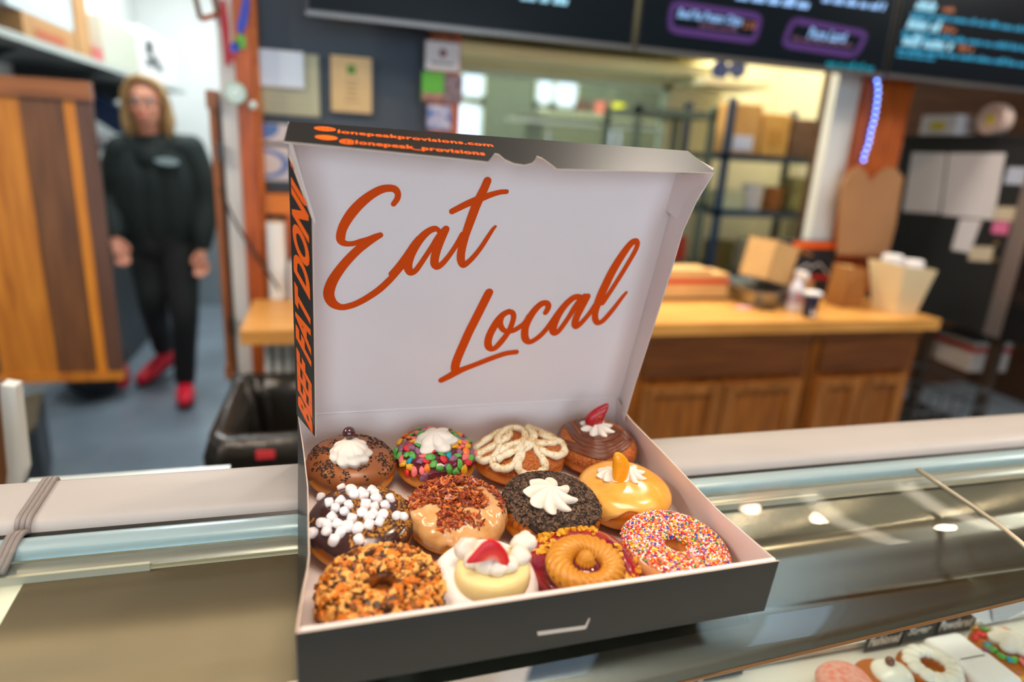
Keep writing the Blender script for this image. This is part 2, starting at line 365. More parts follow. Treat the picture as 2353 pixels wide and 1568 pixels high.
def sbars(x0, y0, x1, h, m, parent, seed=1, name='text_line', wmin=.02, wmax=.05):
    """a line of unreadable words: short slanted blocks with ragged tops"""
    a = screen_pt(x0, y0); b = screen_pt(x1, y0 + (x1 - x0) * .115); g = R(seed); x = a.x; mb = MB()
    while x < b.x - .004:
        w = min(g.uniform(wmin, wmax), b.x - x); xx = x
        while xx < x + w - .002:
            lw = g.uniform(.35, .6) * h; hh = h * g.choice((.62, .62, .7, 1.0)); sh = .3 * hh
            mb.add([(xx, 2.1965, a.z), (xx + lw, 2.1965, a.z), (xx + lw + sh, 2.1965, a.z + hh), (xx + sh, 2.1965, a.z + hh)], [(0, 1, 2, 3)]); xx += lw * 1.12
        x = xx + h * .45
    return mb.build(name, m, parent)
sbars(1195, -1, 1306, .03, m_cyw, tv1, 2, 'caption')
sbars(1606, 62, 1690, .014, m_pk, tv2, 3); stext('Pure Lard', 1856, 88, 1944, .036, m_lb, tv2, .3, .015); sbars(1820, 92, 1962, .015, m_pk, tv2, 4)
sbars(1897, 152, 2006, .024, m_te, tv2, 5); sbars(1690, -2, 1862, .03, m_lb, tv2, 6); sbars(1888, 4, 2030, .025, m_lb, tv2, 7)
for q, (x, y, x2, px) in enumerate(((2102, 20, 2152, 2165), (2082, 64, 2152, 2163), (2072, 102, 2186, 2200))):
    sbars(x, y, x2, .038, m_cyw, tv3, 10 + q, 'caption', .05, .12); sbars(px, y - 1 + (px - x) * .1, px + 32, .02, m_or, tv3, 20 + q, 'price')
    sbars(x - 10, y + 16, 2480, .02, m_cy, tv3, 30 + q, wmin=.03, wmax=.08); sbars(x - 12, y + 27, 2145, .014, m_cy, tv3, 40 + q)
# ------------------------------------------------------------------ things pinned on the slate wall
def flat(name, c, Y, m, label, cat, th=.006, parent=None, group=None):
    P = [atY(x, y, Y) for x, y in c]; o = MB().prism(P, (0, th, 0)).build(name, m, parent)
    if label: tag(o, label, cat, group)
    return o
def rect(x0, y0, x1, y1, Y, s=.108):
    """four corners of an upright rectangle whose top left / bottom right pixels are given"""
    a = atY(x0, y0, Y); b = atY(x1, y1, Y); return a.x, a.z, b.x, b.z
def framed(name, x0, y0, x1, y1, label, cat, m_in, m_fr, fr=.008, Y=2.432, group=None):
    a = atY(x0, y0, Y); b = atY(x1, y1, Y); t = thing(name, label, cat, (a.x, Y, b.z), group)
    MB().box((a.x, Y, b.z), (b.x, Y + .014, a.z)).build('frame', m_fr, t)
    MB().box((a.x + fr, Y - .003, b.z + fr), (b.x - fr, Y, a.z - fr)).build('sheet', m_in, t)
    return t, (a.x + fr, b.z + fr, b.x - fr, a.z - fr)
c, bx = framed('certificate', 574, 112, 736, 270, 'large pale green certificate hanging below the blue-white sheet', 'certificate', mat('pale_green_paper', '#b9bd9f', rough=.5), mat('pale_frame', '#aeb29a', rough=.5), .005, 2.436)
for k in range(3): MB().box((bx[0] + .05, 2.4325, bx[1] + .02 + k * .02), (bx[2] - .02, 2.433, bx[1] + .023 + k * .02)).build('text_line', mat('grey_ink', '#8f9480'), c)
c, bx = framed('notice_sheet', 566, 108, 700, 205, 'blue-white rectangular notice overlapping the pale certificate', 'notice', mat('blue_white_paper', '#d5e6f8', rough=.25), mat('white_frame', '#dfe8f0'), .004, 2.417)
c, bx = framed('plaque', 755, 121, 858, 266, 'tan award plaque with green square emblem on the slate wall', 'plaque', mat('tan_plaque', '#d9b877', rough=.35, var=.08), m_black, .006, 2.43)
cx_ = (bx[0] + bx[2]) / 2
MB().box((cx_ - .014, 2.4255, bx[3] - .055), (cx_ + .014, 2.4268, bx[3] - .027)).build('emblem', mat('emblem_green', '#4c8a1c'), c)
for k, wd_ in enumerate((.045, .03, .034, .04, .05)): MB().box((cx_ - wd_ / 2, 2.4255, bx[3] - .078 - k * .016), (cx_ + wd_ / 2, 2.4268, bx[3] - .074 - k * .016)).build('text_line', mat('brown_ink', '#a08450'), c)
# blue and white cards right of the first post
def ringcard(x0, y0, x1, y1, label, k):
    c, bx = framed('poster_card', x0, y0, x1, y1, label, 'poster', m_paper, m_paper, .002, 2.437)
    x, z = (bx[0] + .015, bx[3] - .01) if k == 0 else (bx[0] + .03, (bx[1] + bx[3]) / 2)
    mb = MB(); n = 28; blue = mat('poster_blue', '#5b86cf')
    r0, r1 = (.0, .055) if k == 0 else (.050, .066)
    for i in range(n):
        a0, a1 = 2 * PI * i / n, 2 * PI * (i + 1) / n; q = []
        for r_, a_ in ((r0, a0), (r1, a0), (r1, a1), (r0, a1)):
            q.append(V(min(max(x + 1.3 * r_ * math.cos(a_), bx[0]), bx[2]), 2.4335, min(max(z + r_ * math.sin(a_) * .75, bx[1]), bx[3])))
        mb.add(q, [(0, 1, 2, 3)])
    mb.build('printed_ring', blue, c); return c
ringcard(576, 281, 668, 330, 'upper of the blue and white cards between post and box', 0); ringcard(578, 333, 668, 418, 'lower of the blue and white cards, with a blue ring', 1)
struct(MB().box((-.198, 2.425, 1.265), (.34, 2.45, 1.30)).build('trim_6', m_dkgrey))
sh = thing('wall_shelf', 'orange wooden shelf board with a block under it beside the cedar post', 'shelf', (-.19, 2.44, 1.19))
MB().box((-.196, 2.36, 1.195), (.30, 2.45, 1.262)).build('board', m_cedarL, sh); MB().box((-.135, 2.37, 1.045), (.30, 2.45, 1.195)).build('block', m_cedar, sh)
ro = thing('paper_roll', 'white paper towel roll standing on the counter beside the cedar post', 'roll', (-.165, 2.30, .912))
MB().lathe([(.02, 0), (.030, .001), (.030, .26), (.02, .261)], (-.165, 2.33, .912), 20).build('paper', mat('roll_white', '#e8edf0', rough=.7), ro, auto=40)
MB().lathe([(.006, 0), (.0195, .0), (.0195, .27), (.006, .27)], (-.165, 2.33, .911), 16).build('tube', m_kraft, ro)
bx_ = thing('folded_boxes', 'stack of white folded boxes standing upright beside the paper roll', 'stack of boxes', (-.1, 2.3, .912))
for k in range(6): MB().box((-.125 + k * .012, 2.29, .912), (-.116 + k * .012, 2.42, 1.04)).build('folded_box', m_paper, bx_)
cb = smooth_path([tuple(atY(505, 430, 2.33)), tuple(atY(535, 500, 2.32)), tuple(atY(580, 575, 2.31)), tuple(atY(628, 645, 2.26)), tuple(atY(640, 664, 2.28))], 6)
tag(MB().tube(cb, .005, 6).build('power_cable', m_black), 'black cable hanging across the cedar post down to the counter', 'cable')
# pinned cards on the second post
def card(x0, y0, x1, y1, m, label, Y=2.352, name='pinned_card'):
    a = atY(x0, y0, Y); b = atY(x1, y1, Y); o = tag(MB().box((a.x, Y, b.z), (b.x, Y + .0015, a.z)).build(name, m), label, 'card'); return o, a, b
o, a, b = card(978, 92, 1056, 166, m_paper, 'white card with a dark red emblem at the top of the post')
ce = V((a.x + b.x) / 2, 2.351, (a.z + b.z) / 2 + .01); MB().lathe([(.001, 0), (.013, 0), (.013, .0006), (.001, .0006)], ce, 12, mtx=Matrix.Rotation(PI / 2, 4, 'X')).build('emblem', mat('dark_red', '#7c1d24'), o)
MB().box((a.x + .02, 2.3505, b.z + .018), (b.x - .02, 2.3512, b.z + .026)).build('text_line', mat('soft_grey', '#8a8790'), o)
o, a, b = card(970, 163, 1022, 236, mat('green_print', '#58b52a', rough=.5), 'bright green card pinned below the white one', 2.350)
MB().box((a.x + .002, 2.3485, b.z), (b.x - .002, 2.3495, b.z + .028)).build('printed_photo', mat('food_print', '#b98478', col2='#6e4436', vscale=60, rough=.5), o)
o, a, b = card(1020, 172, 1062, 238, mat('photo_print', '#8d7a86', col2='#55413e', vscale=50, rough=.5), 'small photo card right of the green one', 2.349)
card(982, 240, 1036, 300, mat('photo_blue', '#d9d2df', col2='#4a72b4', vscale=35, rough=.5), 'pale photo card lowest on the post', 2.3495)
# pennants hanging along the first post
def ribbon(pts, m, label, w0=.01, name='pennant'):
    P = [atY(x, y, 2.325) for x, y in pts]; mb = MB(); mb.prism(P, (0, .003, 0)); return tag(mb.build(name, m), label, 'pennant')
ribbon([(505, 0), (518, 0), (526, 60), (530, 150), (518, 150), (508, 60)], mat('red_cloth', '#b01530', rough=.6), 'long red ribbon hanging beside the cedar post')
ribbon([(560, -10), (574, 0), (568, 50), (556, 80), (543, 66), (552, 30)], mat('blue_cloth', '#1446c8', rough=.5), 'upper blue pennant on the post')
ribbon([(546, 78), (564, 84), (566, 108), (552, 112), (540, 100)], mat('green_cloth', '#63b43a', rough=.5), 'green pennant between the two blue ones')
ribbon([(531, 98), (548, 96), (551, 112), (540, 122), (528, 116)], mat('blue_cloth', '#1446c8'), 'small lower blue pennant on the post')
ribbon([(526, 120), (540, 122), (540, 140), (528, 138)], mat('crimson_cloth', '#c01838'), 'little crimson pennant above the clear disc')
# clear disc (a suncatcher) on the post
dsc = thing('suncatcher_disc', 'round pale green translucent disc hung on the cedar post', 'ornament', tuple(atY(541, 214, 2.315)))
pc = atY(541, 214, 2.315)
MB().lathe([(.001, -.004), (.030, -.004), (.034, 0), (.030, .004), (.001, .004)], pc, 28, mtx=Matrix.Rotation(PI / 2, 4, 'X')).build('outer_disc', mat('pale_glass', '#9fb59a', rough=.15, coat=.6), dsc, auto=30)
MB().lathe([(.001, -.003), (.012, -.003), (.012, .003), (.001, .003)], pc + V(0, -.006, 0), 20, mtx=Matrix.Rotation(PI / 2, 4, 'X')).build('centre', mat('pale_mint', '#d3e6da', rough=.15), dsc)
MB().sphere(atY(582, 242, 2.31), .014, 14, 10).build('glass_bead', mat('bead', '#d6f0ee', rough=.08, coat=1), dsc, smooth=True)
# little wooden frame hanging in the doorway top
fp = [atY(x, y, 2.37) for x, y in ((447, -14), (461, 44), (500, 34), (488, -20))]
hf = thing('hanging_frame', 'small dark wooden frame hanging at the top of the doorway', 'frame', tuple(fp[1]))
for i in range(4): MB().tube([fp[i], fp[(i + 1) % 4]], .0085, 6).build('rail', m_plankD if i != 1 else m_cedar, hf)
# ------------------------------------------------------------------ blue light string
ls = thing('light_string', 'vertical string of blue glowing lights beside the reddish post', 'light string', tuple(atY(1977, 372, 2.35)))
lp = smooth_path([(2010, 180), (2015, 205), (2011, 245), (2006, 275), (1999, 300), (1993, 330), (1985, 352), (1980, 374)], 8)
strip = [atY(x, y, 2.358) for x, y in lp]
MB().tube(strip, .006, 6).build('strip', mat('strip_blue', '#2338d8', rough=.4, emit='#1a50ff', es=.15), ls)
m_led = emis('led_blue', '#7fa6ff', 9)
L = [0]
for i in range(1, len(strip)): L.append(L[-1] + (strip[i] - strip[i - 1]).length)
for k in range(14):
    s = L[-1] * (k + .5) / 14; i = next(j for j in range(1, len(L)) if L[j] >= s); p = strip[i - 1].lerp(strip[i], (s - L[i - 1]) / (L[i] - L[i - 1]))
    MB().sphere(p + V(0, -.008, 0), .0055, 8, 6).build('bulb', m_led, ls, smooth=True)
# ------------------------------------------------------------------ long counter
ct = thing('worktop', 'long butcher block worktop along the back wall', 'worktop', (-.24, 1.93, .87))
MB().prism([V(-.245, 1.925, .868), V(2.30, 1.925, .868), V(2.30, 2.45, .868), V(-.195, 2.45, .868), V(-.195, 2.325, .868), V(-.245, 2.325, .868)], (0, 0, .042)).build('top', m_butcher, ct)
ZT = .866
def cab(x0, x1, label, nd):
    t = thing('base_cabinet', label, 'cabinet', (x0, 1.95, 0))
    MB().box((x0, 1.965, .08), (x1, 2.44, ZT)).build('carcass', m_cab, t)
    MB().box((x0 + .02, 1.99, 0), (x1 - .02, 2.4, .08)).build('plinth', m_black, t)
    zd = .70
    MB().box((x0 + .03, 1.945, zd + .005), (x1 - .03, 1.965, ZT - .03)).build('drawer', m_cabD, t)
    MB().box((x0, 1.948, ZT - .028), (x1, 1.965, ZT)).build('top_rail', m_railW, t)
    w = (x1 - x0 - .06) / nd
    for k in range(nd):
        a = x0 + .03 + k * w + .006; b = a + w - .012
        d = MB().box((a, 1.945, .10), (b, 1.965, zd - .025)).build('door', m_cab, t)
        fr = MB(); fr.box((a, 1.935, zd - .06), (b, 1.945, zd - .025)).box((a, 1.935, .1), (b, 1.945, .15)).box((a, 1.935, .15), (a + .045, 1.945, zd - .06)).box((b - .045, 1.935, .15), (b, 1.945, zd - .06))
        fr.build('door_frame', wood('door_frame_wood', '#b8793a', '#805020', 4, 'Z'), d)
    return t
cab(1.76, 2.25, 'base cabinet unit at the right end of the counter', 2); cab(1.02, 1.75, 'base cabinet unit left of the end unit, half hidden by the donut box', 2); 
ob = thing('open_base', 'pale slatted base under the left end of the counter', 'cabinet', (-.19, 1.97, 0))
MB().box((-.19, 2.02, .0), (1.01, 2.40, .866)).build('carcass', mat('pale_panel', '#b9ae9f', rough=.6), ob)
for k in range(7): MB().box((-.19 + k * .03, 2.0, .1), (-.174 + k * .03, 2.02, .86)).build('slat', m_white, ob)
# things standing on the counter
def carton(name, c, size, rz, m, label, cat='box', open_=False):
    t = thing(name, label, cat, (c[0], c[1], c[2])); w, d, h = size
    mt = Matrix.Translation(c) @ Matrix.Rotation(rz, 4, 'Z')
    if not open_: MB().box((-w / 2, -d / 2, 0), (w / 2, d / 2, h), 0, mt).build('body', m, t)
    else:
        b = MB(); e = .004
        b.box((-w / 2, -d / 2, 0), (w / 2, d / 2, e), 0, mt).box((-w / 2, -d / 2, e), (-w / 2 + e, d / 2, h), 0, mt).box((w / 2 - e, -d / 2, e), (w / 2, d / 2, h), 0, mt)
        b.box((-w / 2 + e, -d / 2, e), (w / 2 - e, -d / 2 + e, h), 0, mt).box((-w / 2 + e, d / 2 - e, e), (w / 2 - e, d / 2, h), 0, mt); b.build('body', m, t)
    return t, mt
t, mt = carton('long_carton', (1.385, 2.34, .912), (.36, .13, .105), 0, m_kraftL, 'long low kraft carton with a red band at the back of the counter')
MB().box((-.181, -.067, .066), (.181, .067, .084), 0, mt).build('red_band', mat('red_print', '#c22418', rough=.5), t)
MB().box((-.182, -.068, .0), (.182, .068, .008), 0, mt).build('base_strip', m_dkgrey, t)
MB().box((-.15, -.06, .105), (.1, .06, .12), 0, mt).build('flap', m_kraftL, t)
# steel pan holding a tilted open carton
pn = thing('steel_pan', 'steel pan on the counter under the tilted kraft carton', 'pan', (1.72, 2.24, .912))
b = MB(); b.prism([V(1.60, 2.14, .912), V(1.80, 2.14, .912), V(1.82, 2.12, .975), V(1.58, 2.12, .975)], (0, .2, 0)); b.build('body', m_steel, pn)
MB().box((1.572, 2.11, .973), (1.828, 2.33, .979)).build('rim', m_steel, pn)
tt = thing('tilted_carton', 'open kraft carton tilted on the steel pan with its flap out', 'box', (1.70, 2.22, .98))
mt = Matrix.Translation((1.68, 2.22, .981)) @ Matrix.Rotation(.12, 4, 'Z') @ Matrix.Rotation(math.radians(17), 4, 'Y')
mt = Matrix.Translation((1.685, 2.22, 1.005)) @ Matrix.Rotation(.35, 4, 'Z') @ Matrix.Rotation(math.radians(14), 4, 'Y')
b = MB(); e = .004; w, d, h = .16, .13, .155
b.box((-w / 2, -d / 2, 0), (w / 2, d / 2, e), 0, mt).box((-w / 2, -d / 2, e), (-w / 2 + e, d / 2, h), 0, mt).box((-w / 2, -d / 2, e), (w / 2, -d / 2 + e, h), 0, mt).box((-w / 2, d / 2 - e, e), (w / 2, d / 2, h), 0, mt).box((w / 2 - e, -d / 2, e), (w / 2, d / 2, h), 0, mt).box((-w / 2, -d / 2, h - e), (w / 2 - .02, d / 2, h), 0, mt)
b.build('body', m_kraftL, tt)
MB().prism([mt @ V(w / 2 - .02, -d / 2, h), mt @ V(w / 2 + .09, -d / 2 - .01, h - .01), mt @ V(w / 2 + .09, d / 2, h - .01), mt @ V(w / 2 - .02, d / 2, h)], (0, 0, .004)).build('flap', m_kraft, tt)
# black and orange donut box standing at the back
t, mt = carton('upright_donut_box', (1.965, 2.385, .912), (.34, .06, .235), 0, mat('box_black', '#24262a', rough=.45), 'black donut box with an orange strip standing behind the spray bottle')
MB().box((-.06, -.0315, .205), (.168, -.030, .232), 0, mt).build('orange_strip', mat('print_orange', '#f0600c', rough=.5), t)
MB().box((-.168, -.0315, .205), (-.065, -.030, .232), 0, mt).build('navy_strip', mat('navy_print', '#1b2340', rough=.5), t)
lg = MB(); lg.tube([mt @ V(x, -.0315, z) for x, z in ((-.03, .10), (.03, .135), (.05, .118), (.09, .14), (.15, .09))], .0035, 5); lg.build('peak_emblem', mat('emblem_white', '#cfd2d6'), t)
MB().box((-.03, -.0315, .07), (.15, -.030, .085), 0, mt).build('red_strip', mat('red_print', '#c22418'), t)
t, mt = carton('small_carton', (1.93, 2.30, .912), (.09, .06, .075), .1, m_kraft, 'small kraft carton in front of the black donut box')
# spray bottle
sb = thing('spray_bottle', 'white spray bottle with a light blue label on the counter', 'bottle', (1.745, 2.09, .912))
MB().lathe([(.001, 0), (.026, .0), (.028, .01), (.028, .08), (.022, .105), (.012, .118), (.012, .13), (.001, .131)], (1.745, 2.09, .912), 20).build('body', mat('bottle_white', '#dfe4f2', rough=.3), sb, auto=40)
MB().lathe([(.0285, .03), (.0288, .03), (.0288, .075), (.0285, .075)], (1.745, 2.09, .912), 20).build('label_sleeve', mat('sleeve_blue', '#8fc3e4', col2='#b9646a', vscale=40), sb)
MB().box((1.735, 2.05, 1.042), (1.756, 2.105, 1.066)).build('trigger_head', m_paper, sb)
# cup
cp = thing('paper_cup', 'small navy paper cup with a white lid at the counter edge', 'cup', (1.735, 1.99, .912))
MB().lathe([(.001, 0), (.022, 0), (.030, .085), (.001, .085)], (1.735, 1.99, .912), 20).build('body', mat('navy_print', '#1b2340'), cp, auto=40)
MB().lathe([(.001, .085), (.033, .085), (.033, .092), (.028, .096), (.001, .096)], (1.735, 1.99, .912), 20).build('lid', m_paper, cp, auto=40)
MB().box((1.724, 1.9665, .92), (1.743, 1.969, .95)).build('printed_patch', m_paper, cp)
tag(MB().prism([V(1.50, 2.13, .9115), V(1.56, 2.16, .9115), V(1.59, 2.13, .9115), V(1.545, 2.10, .9115)], (0, 0, .004)).build('napkin', mat('pink_tissue', '#e8a8ac')), 'crumpled pink napkin lying on the counter', 'napkin')
tag(MB().cbox((1.63, 2.10, .915), (.06, .02, .006), rz=-.4).build('dark_spatula', m_black), 'short black utensil lying beside the steel pan', 'utensil')
# brown bags and the bin of lids
def bag(name, x0, x1, y, d, h, m, label, fold=.02):
    t = thing(name, label, 'bag', ((x0 + x1) / 2, y, .912)); b = MB(); z = .912
    b.add([(x0, y, z), (x1, y, z), (x1, y + d, z), (x0, y + d, z), (x0 + .004, y + .006, z + h), (x1 - .004, y + .003, z + h - .01), (x1 - .004, y + d - .006, z + h - .01), (x0 + .004, y + d - .004, z + h)],
          [(0, 3, 2, 1), (0, 1, 5, 4), (1, 2, 6, 5), (2, 3, 7, 6), (3, 0, 4, 7)])
    b.build('body', m, t)
    MB().add([(x0 + .004, y + .006, z + h), (x1 - .004, y + .003, z + h - .01), (x1 - .01, y + .02, z + h - fold), (x0 + .01, y + .02, z + h - fold), (x1 - .004, y + d - .006, z + h - .01), (x0 + .004, y + d - .004, z + h), (x1 - .01, y + d - .02, z + h - fold), (x0 + .01, y + d - .02, z + h - fold)], [(0, 1, 2, 3), (4, 5, 7, 6), (3, 2, 6, 7)]).build('folded_top', m_kraftL, t)
bag('paper_bag', 1.99, 2.10, 2.12, .09, .165, wood('bag_brown', '#a8733e', '#8a5a2c', 5, 'Z'), 'brown paper bag standing left of the stacked cup lids')
bag('paper_bag', 2.102, 2.15, 2.19, .09, .13, wood('bag_brown_dark', '#9a683a', '#7a4f2a', 5, 'Z'), 'smaller darker brown bag squeezed beside the cream bin')
bn = thing('cream_bin', 'tall cream tapered bin packed with white lids at the counter end', 'bin', (2.2, 2.03, .912))
b = MB(); z = .912; b.add([(2.15, 2.0, z), (2.25, 2.0, z), (2.25, 2.12, z), (2.15, 2.12, z), (2.12, 1.98, z + .195), (2.285, 1.98, z + .18), (2.285, 2.16, z + .18), (2.12, 2.16, z + .195)], [(0, 3, 2, 1), (0, 1, 5, 4), (1, 2, 6, 5), (2, 3, 7, 6), (3, 0, 4, 7)])
b.build('body', mat('cream_plastic', '#e2cfa6', rough=.5), bn)
for i, (x, y, k) in enumerate(((2.17, 2.09, 4), (2.235, 2.05, 3))):
    for j in range(k):
        o = MB().lathe([(.001, 0), (.036, 0), (.040, .006), (.034, .016), (.001, .017)], (x, y, .912 + .165 + j * .014), 20).build('cup_lid', m_paper, auto=40)
        tag(o, 'white cup lid in the %s stack inside the cream bin' % ('left' if i == 0 else 'right'), 'lid', 'white lids in the cream bin, %s stack' % ('left' if i == 0 else 'right'))
# folded cardboard standing against the wall at the counter end
cbp = [atY(x, y, 2.30) for x, y in ((1926, 585), (1934, 430), (1952, 395), (1975, 383), (1992, 398), (2004, 424), (2018, 400), (2040, 385), (2060, 388), (2076, 408), (2058, 520), (2040, 590))]
tag(MB().prism(cbp, (0, .012, 0)).build('cardboard_sheet', mat('brown_card', '#a5764c', rough=.8, var=.1, vscale=6)), 'brown cardboard sheet with a notched top leaning behind the bags', 'cardboard')
# ------------------------------------------------------------------ oven with papers
P1, P2 = V(2.75, 2.75, .80), V(2.75, 2.10, .80); dv = (P2 - P1).normalized(); ov_n = V(dv.y, -dv.x, 0)  # outward
if ov_n.dot(V(-1, -1, 0)) < 0: ov_n = -ov_n
P3e = P1 + dv * .86; out = -ov_n * .75
ov = thing('oven', 'large black oven with papers stuck on its side beyond the counter', 'oven', tuple(P1))
zt = 1.60
MB().prism([P1, P3e, P3e + out, P1 + out], (0, 0, zt - .80)).build('body', mat('oven_black', '#2c2f31', rough=.45), ov)
MB().prism([P1 + V(0, 0, zt - .80) + ov_n * .01, P3e + V(0, 0, zt - .80) + ov_n * .01, P3e + out + V(0, 0, zt - .80), P1 + out + V(0, 0, zt - .80)], (0, 0, .025)).build('top_plate', m_dkgrey, ov)
MB().prism([P1 + ov_n * .001 - dv * .005, P1 + ov_n * .02 - dv * .005, P1 + ov_n * .02 + dv * .012, P1 + ov_n * .001 + dv * .012], (0, 0, zt - .80)).build('corner_strip', m_steel, ov)
def atP(x, y, p, n):
    d = ray(x, y); k = n.dot(p - V(0, 0, EYE)) / n.dot(d); return V(0, 0, EYE) + d * k
e1 = P1 + dv * .675; 
MB().prism([e1 + ov_n * .001, e1 + ov_n * .025, e1 + ov_n * .025 + dv * .075, e1 + ov_n * .001 + dv * .075], (0, 0, zt - .80)).build('door_edge', mat('steel_soft', '#b4b2b4', rough=.35, metal=.8), ov)
MB().prism([e1 + ov_n * .001 + dv * .08, e1 + ov_n * .03 + dv * .08, e1 + ov_n * .03 + dv * .17, e1 + ov_n * .001 + dv * .17], (0, 0, zt - .80)).build('door_glass', mat('oven_glass', '#1a1d20', rough=.1), ov)
for k in range(3): MB().cbox(P1 + V(.03, .0, -.40) + dv * (.05 + .33 * k), (.04, .04, .80)).build('stand_leg', mat('leg_bronze', '#5a4c40', rough=.4, metal=.6), ov)
pp = P1 + ov_n * .002
def onoven(name, c, m, label, cat, k):
    P = [atP(x, y, P1 + ov_n * (.0025 + .0015 * k), ov_n) for x, y in c]; return tag(MB().prism(P, -ov_n * .0012).build(name, m), label, cat)
onoven('paper_sheet', [(2096, 350), (2176, 352), (2158, 492), (2074, 486)], m_paper, 'left one of the two large white sheets on the oven side', 'paper', 0)
onoven('paper_sheet', [(2180, 352), (2311, 352), (2283, 506), (2162, 494)], m_paper, 'right one of the two large white sheets on the oven side', 'paper', 1)
onoven('paper_sheet', [(2205, 503), (2256, 506), (2228, 582), (2186, 574)], m_paper, 'small white note hanging under the large sheets', 'paper', 0)
onoven('sticky_note', [(2283, 508), (2321, 510), (2314, 540), (2277, 536)], mat('pink_note', '#ee7fb0'), 'pink sticky note on the oven side', 'note', 0)
onoven('sticky_note', [(2287, 475), (2341, 476), (2332, 510), (2281, 505)], mat('cream_note', '#ddd2b8'), 'cream note directly above the pink one', 'note', 1)
onoven('sticky_note', [(2318, 384), (2372, 386), (2362, 426), (2306, 422)], mat('blue_note', '#c8d6ee'), 'pale blue note at the edge of the photo on the oven', 'note', 0)
onoven('sticky_note', [(2232, 566), (2284, 568), (2276, 602), (2224, 598)], mat('cream_note', '#ddd2b8'), 'cream note lowest on the oven side', 'note', 0)
for x, y, l in ((2290, 560, 'upper brass magnet near the cream note'), (2288, 598, 'lower brass magnet near the cream note')):
    o = MB().sphere(atP(x, y, P1 + ov_n * .004, ov_n), .011, 10, 6).build('magnet', mat('brass', '#9c8458', rough=.3, metal=.8), smooth=True); tag(o, l, 'magnet')
# on the oven
zo = zt + .026
q = atZ(2175, 318, zo)
def on_oven_pt(x, y): return atP(x, y, P1 - ov_n * .05, ov_n)
q = on_oven_pt(2172, 316); q.z = zo
t = thing('label_box', 'white box with a yellow label lying on top of the oven', 'box', tuple(q)); MB().cbox(q + V(0, 0, .045), (.19, .12, .088), rz=math.atan2(dv.y, dv.x)).build('body', m_paper, t)
MB().cbox(q + V(0, 0, .04) + ov_n * .0608, (.075, .002, .036), rz=math.atan2(dv.y, dv.x)).build('label_patch', mat('yellow', '#e2d22a'), t)
q = on_oven_pt(2277, 314); q.z = zo
t = thing('tape_roll', 'thick pinkish tape roll with a yellow core standing on the oven', 'roll', tuple(q)); mx = Matrix.Rotation(math.atan2(dv.y, dv.x), 4, 'Z') @ Matrix.Rotation(PI / 2, 4, 'X')
MB().lathe([(.022, -.03), (.062, -.03), (.066, -.02), (.066, .02), (.062, .03), (.022, .03), (.022, -.03)], q + V(0, 0, .066), 28, mtx=mx).build('roll', mat('pinkish_tape', '#dcc0b2', rough=.5), t, auto=40)
MB().lathe([(.001, -.028), (.0215, -.028), (.0215, .028), (.001, .028)], q + V(0, 0, .066), 20, mtx=mx).build('core', mat('yellow', '#e2d22a'), t)
q = on_oven_pt(2366, 322); q.z = zo
q = q + V(0, -.05, 0)
t = thing('desk_fan', 'grey round desk fan at the right end of the oven top', 'fan', tuple(q))
MB().lathe([(.001, 0), (.05, 0), (.05, .012), (.015, .02), (.012, .05), (.001, .05)], q, 20).build('base', m_dkgrey, t, auto=40)
b = MB()
for k in range(5):
    r_ = .025 + .014 * k; b.tube([q + V(0, 0, .12) + mx @ V(r_ * math.cos(a), r_ * math.sin(a), .02 - k * .003) for a in [2 * PI * i / 24 for i in range(25)]], .0018, 4, cap=False)
for k in range(12):
    a = 2 * PI * k / 12; b.tube([q + V(0, 0, .12) + mx @ V(.02 * math.cos(a), .02 * math.sin(a), .022), q + V(0, 0, .12) + mx @ V(.081 * math.cos(a), .081 * math.sin(a), .006)], .0018, 4)
b.build('guard', mat('guard_grey', '#8b8f96', rough=.3, metal=.7), t)
MB().lathe([(.001, -.028), (.04, -.028), (.078, -.01), (.001, -.005)], q + V(0, 0, .12), 24, mtx=mx).build('motor', mat('motor_grey', '#5b6068', rough=.4), t, auto=40)
# stacked carton on the baskets under the oven side
q = atZ(2215, 800, .655)
sw = thing('band_carton', 'white carton with a red band lying on the dark wire baskets', 'box', (q.x, q.y, .585))
MB().cbox((q.x, q.y, .655), (.20, .30, .138), rz=-.12).build('body', mat('carton_white', '#cfc7c0', rough=.6), sw)
MB().cbox((q.x, q.y, .69), (.203, .303, .026), rz=-.12).build('red_band', mat('red_print', '#c22418'), sw)
MB().cbox((q.x - .102, q.y - .03, .68), (.004, .05, .07), rz=-.12).build('yellow_label', mat('yellow', '#e2d22a'), sw)
def basket(c, s, label):
    t = thing('wire_basket', label, 'basket', c); x, y, z = c; w, d, h = s
    MB().box((x, y, z), (x + w, y + d, z + .01)).build('tray', m_dkgrey, t)
    b = MB()
    for zz in (z + h, z + h * .55): b.tube([(x, y, zz), (x + w, y, zz), (x + w, y + d, zz), (x, y + d, zz), (x, y, zz)], .006, 6)
    for k in range(7): b.tube([(x + w * k / 6, y, z), (x + w * k / 6, y, z + h)], .004, 5)
    b.build('wires', mat('wire_grey', '#6f7880', rough=.35, metal=.7), t)
basket((2.32, 1.96, .40), (.38, .35, .18), 'upper dark wire basket beyond the end of the counter'); basket((2.32, 1.96, .20), (.38, .35, .194), 'middle dark wire basket beyond the end of the counter')
basket((2.32, 1.96, .0), (.38, .35, .194), 'bottom wire basket resting on the floor beyond the counter')
